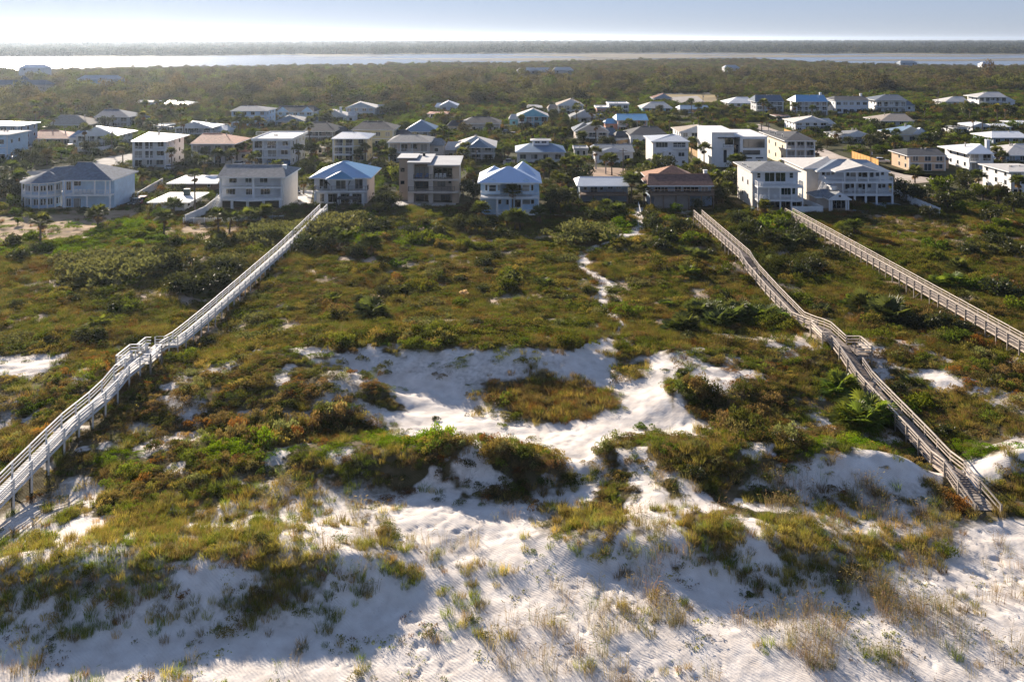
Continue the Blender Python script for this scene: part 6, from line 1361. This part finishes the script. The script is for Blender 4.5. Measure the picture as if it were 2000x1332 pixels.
PALMS = [(381, 344, 423), (79, 434, 473), (191, 419, 443), (277, 342, 367), (240, 290, 320), (336, 299, 342), (340, 403, 420), (320, 425, 461), (412, 239, 262), (360, 209, 228), (306, 200, 216),
 (427, 423, 462), (448, 428, 457), (486, 423, 440), (520, 416, 436), (510, 420, 434), (593, 356, 380), (684, 270, 313), (713, 290, 318), (697, 303, 318), (749, 304, 324), (583, 293, 326), (616, 290, 315), (608, 296, 315), (486, 313, 332), (477, 286, 315), (463, 293, 318), (494, 292, 320), (427, 302, 326), (452, 302, 328), (441, 306, 326),
 (410, 238, 258), (424, 240, 259), (436, 238, 258), (447, 236, 257), (462, 238, 262), (478, 237, 262), (489, 240, 262), (503, 236, 262), (513, 240, 262), (666, 245, 264), (574, 243, 258), (616, 230, 246), (606, 236, 250),
 (866, 254, 297), (852, 262, 300), (876, 268, 300), (860, 275, 304), (910, 290, 313), (985, 288, 308), (978, 297, 314), (992, 294, 312), (1001, 374, 423), (940, 412, 436), (1055, 419, 440), (1006, 425, 450), (895, 234, 256), (1026, 265, 284), (1040, 262, 284), (1056, 258, 284), (1070, 262, 286), (1084, 258, 286), (1104, 257, 288), (1096, 268, 290), (1100, 218, 236), (1130, 320, 346), (1073, 320, 350), (1110, 326, 350), (1085, 332, 352), (1062, 326, 350), (1010, 270, 290), (955, 250, 268), (922, 234, 250),
 (1122, 313, 342), (1164, 297, 331), (1183, 311, 340), (1195, 313, 343), (1244, 284, 304), (1226, 320, 340), (1285, 315, 336), (1233, 355, 396), (1258, 374, 405), (1395, 345, 366), (1420, 371, 390), (1190, 218, 231), (1200, 240, 254), (1360, 325, 340), (1390, 335, 350), (1345, 330, 345), (1265, 325, 342), (1250, 332, 348), (1275, 332, 346), (1310, 330, 345), (1408, 350, 372), (1430, 340, 360),
 (1494, 405, 424), (1668, 443, 463), (1787, 338, 358), (1750, 261, 279), (1823, 266, 282), (1612, 207, 222), (1497, 230, 246), (1880, 345, 366), (1730, 262, 276), (1740, 250, 266), (1660, 242, 258), (1948, 298, 318), (1958, 305, 322), (1950, 380, 402), (1815, 258, 272), (1862, 245, 260), (1840, 250, 264),
 (1016, 430, 452), (990, 428, 446), (1185, 405, 425), (1205, 414, 432), (725, 478, 500), (660, 462, 482), (676, 468, 490), (1310, 300, 318), (765, 300, 320), (905, 300, 320), (1140, 350, 372), (560, 250, 266), (640, 285, 305), (400, 300, 322), (366, 300, 330)]
LEAN = {427: -.05, 448: .12, 277: .05, 191: .04, 320: .05}
for k, (u, vc, vb) in enumerate(PALMS):
    p = at(u, vb) if vb > 416 else Vector((*px(u, vb, 0), 0)); zc = H - (vc - HV) * p.y / F
    palm(p.x, p.y, p.z, zc, k, LEAN.get(u, random.uniform(-.04, .04)), u in (1164, 1183), u in (593, 486, 513, 666), random.uniform(.85, 1.15) * (1.15 if u in (191, 79, 1233, 940, 1001) else 1))
rp = random.Random(77); kk = 0; tries = 0
while kk < 125 and tries < 6000:
    tries += 1; y = math.sqrt(rp.uniform(208 ** 2, 440 ** 2)); x = rp.uniform(-.585, .585) * y
    if not clear_of(np.array([x]), np.array([y]), .9, 1.6)[0] or in_open(np.array([x]), np.array([y]))[0] or fbm(np.array([x / 28]), np.array([y / 28]), 2, 171)[0] < .47: continue
    hp = rp.uniform(3.5, 8.5) if y > 290 else rp.uniform(2.5, 6.0)
    palm(x, y, 0, hp, kk, rp.uniform(-.06, .06), False, rp.random() < .2, rp.uniform(.85, 1.2)); kk += 1
# trees: four crown kinds with limbs
tl = [leaf_mat('oak_leaves', (.040, .048, .017), .33, .3, gloss=.03), leaf_mat('bright_shrub_leaves', (.085, .12, .018), .4, .3), leaf_mat('grey_olive_leaves', (.12, .125, .06), .36, .3), leaf_mat('dusky_brown_leaves', (.085, .07, .04), .33, .3)]
TN = ['dark green oak', 'bright green bushy tree', 'grey-green airy tree', 'brownish dull green tree']
TP = []
for k in range(8):
    cm_, lc = crown_mesh('crown', 900, 2.6, 4.0, .30, 200 + k, tl[k % 4], 16, .28); mb = MB(); rr2 = random.Random(k)
    mb.tube([(0, 0, -.3), (.05, .02, .7), (.1, 0, 1.5)], [.22, .17, .12], 6)
    for j in range(6): q = lc[j]; mb.tube([(.1, 0, 1.2), (q[0] * .5, q[1] * .5, 1.2 + (q[2] - 1.2) * .6), tuple(q)], [.09, .06, .03], 5)
    root = empty('tree', (0, -500 - 10 * k, -50)); link('trunk', mb.mesh('trunk', barkd), root); link('crown', cm_, root); TP.append(root)
used_t = set()
def tree(x, y, z, k, s, sh=1.0):
    if k not in used_t: r = TP[k]; used_t.add(k); r.location = (x, y, z); r.rotation_euler = (0, 0, random.uniform(0, 6)); r.scale = (s, s, s * sh)
    else: r = dup(TP[k], (x, y, z), random.uniform(0, 6), (s, s, s * sh))
    later(r, ('large ' if s > 1.25 else 'small ' if s < .75 else '') + TN[k % 4], 'tree', 'trees and tall shrubs among the houses', s); return r
TRACED = [(752, 415, 4, 1.35), (765, 408, 0, 1.1), (742, 422, 0, .9), (765, 345, 2, 1.2), (905, 385, 0, 1.1), (925, 398, 0, 1.2), (930, 420, 3, 1.0), (1092, 412, 0, 1.5), (1110, 408, 4, 1.3), (1075, 420, 0, .9), (1400, 402, 0, 1.1), (1412, 398, 4, 1.0), (1360, 415, 0, .8), (1320, 420, 5, .7), (35, 400, 0, 1.3), (12, 380, 4, 1.4), (25, 410, 1, .9), (60, 330, 0, 1.5), (85, 318, 0, 1.4), (120, 312, 1, 1.3), (150, 330, 0, 1.1), (40, 345, 0, 1.2),
  (600, 350, 0, 1.3), (605, 362, 1, 1.0), (630, 340, 1, .9), (1730, 420 - 55, 0, 1.0), (1770, 395, 0, 1.5), (1800, 402, 4, 1.4), (1840, 385, 1, 1.4), (1875, 372, 0, 1.3), (1890, 380, 4, 1.2), (1920, 395, 1, 1.4), (1950, 400, 3, 1.2), (1935, 440, 0, 1.0), (1955, 452, 1, .9), (1980, 420, 0, 1.3), (1815, 430, 0, .9), (1850, 415, 0, 1.1), (1880, 420, 5, .9), (1600, 292, 0, .8), (1615, 290, 3, 1.0), (1750, 300, 0, 1.0), (1830, 285, 0, 1.3), (1720, 352, 7, 1.0),
  (770, 225, 0, 1.9), (760, 226, 4, 1.8), (778, 227, 0, 1.9), (752, 228, 0, 1.6), (790, 222, 7, 1.4), (805, 220, 7, 1.3), (545, 225, 0, 1.1), (1610, 250, 1, 1.1), (265, 250, 0, 1.0), (310, 430, 1, .8), (300, 420, 2, .8), (165, 425, 0, .7), (28, 422, 1, .6), (35, 440, 1, .5)]
for u, v, k, s in TRACED:
    p = at(u, v) if v > 412 else Vector((*px(u, v, 0), 0)); tree(p.x, p.y, p.z, k, s, random.uniform(.85, 1.1))
n_t = len(TRACED); tries = 0
while n_t < 295 and tries < 9000:
    tries += 1
    y = math.sqrt(random.uniform(206 ** 2, 470 ** 2)); x = random.uniform(-.59, .59) * y
    X_, Y_ = np.array([x]), np.array([y])
    front = 3.5 if y < 300 else 6
    if not clear_of(X_, Y_, 1.2, front)[0] or in_open(X_, Y_)[0] or fbm(X_ / 30, Y_ / 30, 2, 141)[0] < .40: continue
    b_ = fbm(X_ / 25, Y_ / 25, 2, 145)[0]; k = random.choice([0, 0, 4, 4, 3, 2] if b_ < .5 else [0, 4, 1, 5, 6])
    tree(x, y, -.1, k, random.uniform(.65, 1.5), random.uniform(.85, 1.3)); n_t += 1
# palmettos and rounded shrubs of the dunes
SP = []
for k, (mm_, nm, r, hh) in enumerate(((tl[0], 'dark rounded shrub', 1.5, 1.5), (tl[1], 'bright green shrub', 1.4, 1.2), (tl[2], 'grey-green shrub', 1.7, 1.5))):
    root = empty('dune_shrub', (0, -600 - 10 * k, -50)); link('foliage', bush_mesh('foliage', 620, r, hh, .22, 300 + k, mm_, 9), root)
    mb = MB(); [mb.tube([(0, 0, -.3), (math.cos(t) * .3, math.sin(t) * .3, hh * .6)], [.06, .03], 5) for t in (0, 1.6, 3.1, 4.7)]; link('stems', mb.mesh('stems', barkd), root); SP.append((root, nm))
for k in range(4):
    root = empty('palmetto', (0, -640 - 10 * k, -50)); c_ = link('fronds', C_pmt[k], root, (0, 0, .25)); mb = MB(); mb.tube([(0, 0, -.2), (.1, 0, .3)], [.2, .16], 7); link('stem', mb.mesh('stem', bark), root); SP.append((root, 'bright green palmetto' if k % 2 == 0 else 'dark green palmetto'))
used_s = set()
def shrub(x, y, k, s, sh=1.0):
    z = gz(x, y); r, nm = SP[k]
    if k not in used_s: used_s.add(k); r.location = (x, y, z - .05); r.rotation_euler = (0, 0, random.uniform(0, 6)); r.scale = (s, s, s * sh)
    else: r = dup(r, (x, y, z - .05), random.uniform(0, 6), (s, s, s * sh))
    later(r, ('large ' if s > 1.35 else 'small ' if s < .75 else '') + nm, 'palmetto' if k > 2 else 'shrub', 'palmettos on the dunes' if k > 2 else 'shrubs on the dunes', s)
DS = [(1690, 815, 3, 2.0), (1665, 830, 5, 1.8), (1710, 825, 3, 1.7), (1680, 838, 3, 1.6), (1645, 762, 5, 1.7), (1630, 772, 3, 1.3), (1335, 650, 6, 1.9), (1320, 652, 4, 1.5), (1365, 628, 6, 1.9), (1385, 625, 4, 2.0), (1420, 632, 4, 2.0), (1440, 628, 6, 1.9), (1465, 628, 3, 1.7), (1495, 632, 4, 1.9), (1520, 630, 3, 1.6), (1400, 640, 4, 1.6),
  (1690, 610, 6, 2.0), (1670, 600, 3, 1.6), (1740, 632, 4, 2.2), (1725, 622, 4, 2.0), (1760, 640, 0, 1.6), (1790, 640, 0, 1.7), (1820, 645, 0, 1.6), (1850, 640, 0, 1.5), (1880, 648, 0, 1.3), (1860, 560, 5, 1.8), (1830, 560, 3, 1.5), (1945, 580, 0, 1.9), (1980, 600, 1, 1.8), (1900, 560, 1, 1.5), (1870, 530, 6, 1.5),
  (150, 545, 2, 2.0), (190, 552, 2, 2.2), (235, 545, 2, 2.2), (280, 540, 2, 2.0), (170, 525, 2, 1.8), (220, 520, 2, 2.0), (265, 515, 2, 1.9), (300, 525, 2, 1.7), (130, 520, 2, 1.5), (340, 530, 0, 1.9), (320, 515, 0, 1.7), (345, 570, 0, 1.6), (370, 575, 0, 1.9), (400, 568, 0, 1.9), (430, 560, 0, 1.8), (390, 545, 0, 1.8), (425, 535, 0, 1.8), (455, 535, 0, 1.6), (460, 515, 2, 1.4),
  (490, 480, 2, 1.7), (520, 470, 2, 1.8), (560, 465, 2, 1.7), (540, 455, 2, 1.7), (575, 450, 2, 1.5), (500, 495, 1, 1.3), (620, 465, 2, 2.0), (650, 458, 2, 2.0), (690, 452, 2, 1.9), (640, 445, 2, 1.9), (670, 440, 2, 1.9), (710, 445, 0, 1.7), (730, 460, 0, 1.6), (750, 450, 0, 1.5), (600, 490, 0, 1.7), (640, 485, 0, 1.7), (720, 490, 4, 1.7), (690, 500, 0, 1.4), (820, 475, 1, 1.8), (850, 478, 1, 1.7), (800, 460, 0, 1.3), (860, 460, 0, 1.5), (930, 455, 0, 1.8), (900, 450, 0, 1.7), (960, 445, 0, 1.5), (980, 465, 0, 1.5), (880, 440, 4, 1.5), (780, 440, 0, 1.2), (830, 445, 0, 1.2),
  (1180, 425, 1, 1.9), (1200, 432, 0, 1.7), (1160, 430, 0, 1.5), (1110, 475, 2, 1.8), (1140, 470, 2, 2.1), (1180, 478, 2, 2.0), (1165, 460, 2, 2.0), (1205, 478, 1, 1.5), (1225, 468, 1, 1.5), (1280, 450, 0, 1.8), (1300, 470, 0, 1.8), (1330, 455, 0, 1.7), (1350, 475, 1, 1.5), (1290, 490, 0, 1.4), (1270, 430, 0, 1.4), (1310, 435, 1, 1.3), (1340, 500, 4, 1.7), (1370, 510, 6, 1.5), (1345, 540, 3, 1.4), (1440, 440, 0, 1.6), (1470, 455, 0, 1.8), (1500, 450, 1, 2.0), (1520, 440, 1, 1.9), (1540, 455, 0, 1.9), (1560, 470, 0, 1.8), (1500, 475, 0, 1.6), (1580, 480, 0, 1.5), (1545, 480, 4, 1.5), (1450, 475, 0, 1.4), (1660, 460, 4, 1.7), (1620, 505, 0, 1.4), (1590, 530, 0, 1.5), (1560, 540, 0, 1.3), (1820, 485, 1, 1.5), (1900, 500, 0, 1.5), (1940, 480, 0, 1.6), (1930, 455, 1, 1.5), (1970, 500, 0, 1.5),
  (725, 620, 4, 1.8), (715, 612, 3, 1.3), (220, 612, 0, 1.4), (190, 640, 3, 1.3), (195, 660, 0, 1.1), (30, 600, 0, 1.0), (260, 675, 0, 1.1), (150, 680, 1, .9), (745, 580, 0, 1.0), (780, 575, 4, 1.1), (650, 590, 3, 1.1), (1060, 560, 4, 1.3), (950, 520, 0, 1.2), (1000, 545, 0, 1.0), (1120, 590, 0, .9), (1130, 610, 1, .8), (1240, 600, 1, 1.1), (1200, 595, 0, .9), (1300, 600, 3, 1.0), (1050, 650, 1, .8), (430, 480, 4, 1.5), (420, 490, 0, 1.3), (310, 470, 1, 1.2), (60, 470, 1, 1.3), (100, 490, 1, 1.4), (140, 480, 1, 1.3), (30, 480, 0, 1.2), (40, 510, 0, 1.2), (200, 470, 1, 1.2), (240, 480, 1, 1.2), (270, 460, 1, 1.4), (285, 445, 1, 1.3),
  (1800, 790, 1, 1.3), (1770, 800, 1, 1.2), (1850, 850, 0, .8), (1760, 765, 0, .9), (1330, 740, 0, .8), (1360, 930, 0, .8), (60, 800, 1, .9), (110, 790, 1, 1.0), (150, 790, 1, 1.0), (90, 815, 1, .8), (480, 1050, 0, .55), (510, 1060, 0, .55), (1000, 970, 2, .5), (1465, 1165, 1, .3), (850, 820, 0, .4), (935, 855, 0, .35), (1250, 835, 1, .6), (1440, 860, 1, .7), (1320, 880, 1, .6)]
for u, v, k, s in DS:
    p = at(u, v)
    if line_dist(TRAIL, fan(np.array([p.x]), np.array([p.y])))[0] < .012: continue
    shrub(p.x, p.y, k, s * ((1.12 if v < 585 else .8) if k < 3 else 1.0), random.uniform(.8, 1.1))
rs = random.Random(55); ns = 0
while ns < 70:
    u, v = rs.uniform(-20, 2020), 428 + 250 * rs.random() ** 1.1; p = at(u, v)
    if min(abs(p.x + 40), abs(p.x - 37.6), abs(p.x - 58.5)) < 2.4 or line_dist(TRAIL, fan(np.array([p.x]), np.array([p.y])))[0] < .014 or cover_at(np.array([p.x]), np.array([p.y]))[0] < .5: continue
    if any(inside_dist(P_, fan(np.array([p.x]), np.array([p.y])))[0] < .004 for P_ in DIRT): continue
    shrub(p.x, p.y, rs.choice((0, 0, 0, 0, 2, 1, 4)), rs.uniform(.55, 1.15), rs.uniform(.7, 1.0)); ns += 1
root = empty('pampas_grass', at(907, 590), 'pale pink pampas grass plume standing alone in the dune scrub', 'grass plant')
link('blades', grass_mesh('blades', 90, 1.3, .7, .02, .5, 400, leaf_mat('pampas_blades', (.09, .09, .04), .4, .3)), root); link('plumes', bush_mesh('plumes', 130, .6, .5, .25, 401, leaf_mat('pampas_plumes', (.55, .42, .36), .5, .2)), root, (0, 0, 1.1))

# far roofs and a tower in the woods
def farhouse(u, v, w, hh, wall, roof, label):
    y = F * (H - 5) / (v - HV); x = (u - CU) * y / F; root = empty('far_house', (x, y, 0), label, 'house')
    mb = MB(); mb.box(x - w / 2, y, 0, x + w / 2, y + 12, 5 + hh); mb.obj('wall', wall, root); z = 5 + hh
    mb = MB(); mb.quad((x - w / 2 - .6, y - .6, z), (x + w / 2 + .6, y - .6, z), (x + w / 2 - 3, y + 6, z + 3), (x - w / 2 + 3, y + 6, z + 3)).quad((x - w / 2 - .6, y + 12.6, z), (x + w / 2 + .6, y + 12.6, z), (x + w / 2 - 3, y + 6, z + 3), (x - w / 2 + 3, y + 6, z + 3))
    mb.poly([(x - w / 2 - .6, y - .6, z), (x - w / 2 - .6, y + 12.6, z), (x - w / 2 + 3, y + 6, z + 3)]).poly([(x + w / 2 + .6, y - .6, z), (x + w / 2 + .6, y + 12.6, z), (x + w / 2 - 3, y + 6, z + 3)]); mb.obj('roof', roof, root)
    for q in (-.28, .28): mb = MB(); mb.box(x + q * w - .8, y - .06, z - 2.2, x + q * w + .8, y - .01, z - .8); mb.obj('window', glass, root)
farhouse(62, 146, 24, 6, M['wsid'], RF['white'], 'pale roof glinting above the woods at upper left'); farhouse(190, 164, 30, 3, M['sky'], RF['metal'], 'wide blue-grey roof deep in the left woods'); farhouse(1030, 143, 20, 2, M['grey'], RF['pale'], 'leftmost small pale roof of three in the central woods'); farhouse(1060, 143, 18, 2, M['grey'], RF['pale'], 'middle small pale roof of three in the central woods'); farhouse(1100, 142, 20, 2, M['grey'], RF['pale'], 'rightmost small pale roof of three in the central woods')
farhouse(1775, 125, 22, 1, M['bluegrey'], RF['metal'], 'blue-grey house by the bay at upper right'); farhouse(1930, 127, 14, .5, M['wsid'], RF['white'], 'tiny white house by the bay at far upper right'); farhouse(1430, 97 + 40, 16, 2, M['grey'], RF['metal'], 'small grey roof in the right central woods'); farhouse(30, 172, 40, 2, M['beige'], RF['slate'], 'long dark-roofed inn building in the left woods')
x, y = px(48, 168, 6); root = empty('lookout_tower', (x, y, 0), 'small square tower with pyramid roof on the inn in the left woods', 'tower'); mb = MB(); mb.box(x - 2, y - 2, 0, x + 2, y + 2, 10); mb.obj('shaft', M['beige'], root); mb = MB(); [mb.poly([(x + a_, y + b_, 10.01), (x + c_, y + d_, 10.01), (x, y, 13)]) for a_, b_, c_, d_ in ((-2.5, -2.5, 2.5, -2.5), (2.5, -2.5, 2.5, 2.5), (2.5, 2.5, -2.5, 2.5), (-2.5, 2.5, -2.5, -2.5))]; mb.obj('roof', RF['slate'], root)
for u, vt, y, lb in ((1132, 66, 5200, 'tall thin radio mast on the horizon'), (1145, 72, 5200, 'shorter thin radio mast right of the tall one on the horizon'), (563, 73, 5000, 'lone thin radio mast on the horizon left of centre')):
    x = (u - CU) * y / F; zt_ = H - (vt - HV) * y / F; root = empty('radio_mast', (x, y, 0), lb, 'radio mast'); mb = MB(); mb.tube([(x, y, 0), (x, y, zt_)], [.9, .7], 6); mb.obj('mast', mat('grey_metal', (.4, .4, .42), .5), root)
    mb = MB(); mb.box(x - 1.6, y - 1.6, zt_ - 4, x + 1.6, y + 1.6, zt_ - 2); mb.obj('antenna', mat('grey_metal', (.4, .4, .42), .5), root)

# ------------------------------------------------------------------ labels of the plants: each told apart by size, place and neighbours
def place(o, cat):
    x, y = o.location.x, o.location.y
    if y > 200: return nearest(x, y)
    lanes = [(-40, 'left of the whitewashed boardwalk'), (8 if y < 110 else 22, 'between whitewashed boardwalk and path'), (37.6, 'between path and middle boardwalk'), (58.5, 'between the right-hand boardwalks'), (1e9, 'beyond the straight boardwalk')]
    return next(t for xl, t in lanes if x < xl) + (', near the houses' if y > 165 else ', mid-dune' if y > 110 else ', near the beach')
byl = {}
for o, head, size in PEND: byl.setdefault(head + ' ' + place(o, ''), []).append(o)
ORD = ['nearest the sea', 'second nearest the sea', 'third nearest the sea', 'fourth nearest the sea', 'fifth nearest the sea', 'sixth nearest the sea', 'seventh nearest the sea', 'eighth nearest the sea']
for lab, objs in byl.items():
    if len(objs) == 1: objs[0]['label'] = lab; continue
    objs.sort(key=lambda o: o.location.x / o.location.y)
    for i, o in enumerate(objs):
        n = len(objs)
        t = ('left one' if i == 0 else 'right one') if n == 2 else ('leftmost' if i == 0 else 'rightmost' if i == n - 1 else ['', 'second', 'third', 'fourth', 'fifth', 'sixth', 'seventh', 'eighth', 'ninth', 'tenth', 'eleventh', 'twelfth', 'thirteenth', 'fourteenth', 'fifteenth', 'sixteenth', 'seventeenth', 'eighteenth', 'nineteenth', 'twentieth'][min(i, 19)] + ' from left')
        o['label'] = lab + ', ' + t

# ------------------------------------------------------------------ sea air
HAZE = 0.6e-4
hm = bpy.data.materials.new('haze'); hm.use_nodes = True
n, l = hm.node_tree.nodes, hm.node_tree.links; n.remove(n['Principled BSDF'])
pv = n.new('ShaderNodeVolumePrincipled'); pv.inputs['Color'].default_value = (.70, .83, 1.0, 1); pv.inputs['Density'].default_value = HAZE; pv.inputs['Anisotropy'].default_value = .6
l.new(pv.outputs[0], n['Material Output'].inputs['Volume'])
mb = MB(); mb.box(-20800, -400, -6.0, 20800, 26500, 75.0); tag(mb.obj('haze', hm), 'thin pale sea air over the whole coast', None, None, 'stuff')
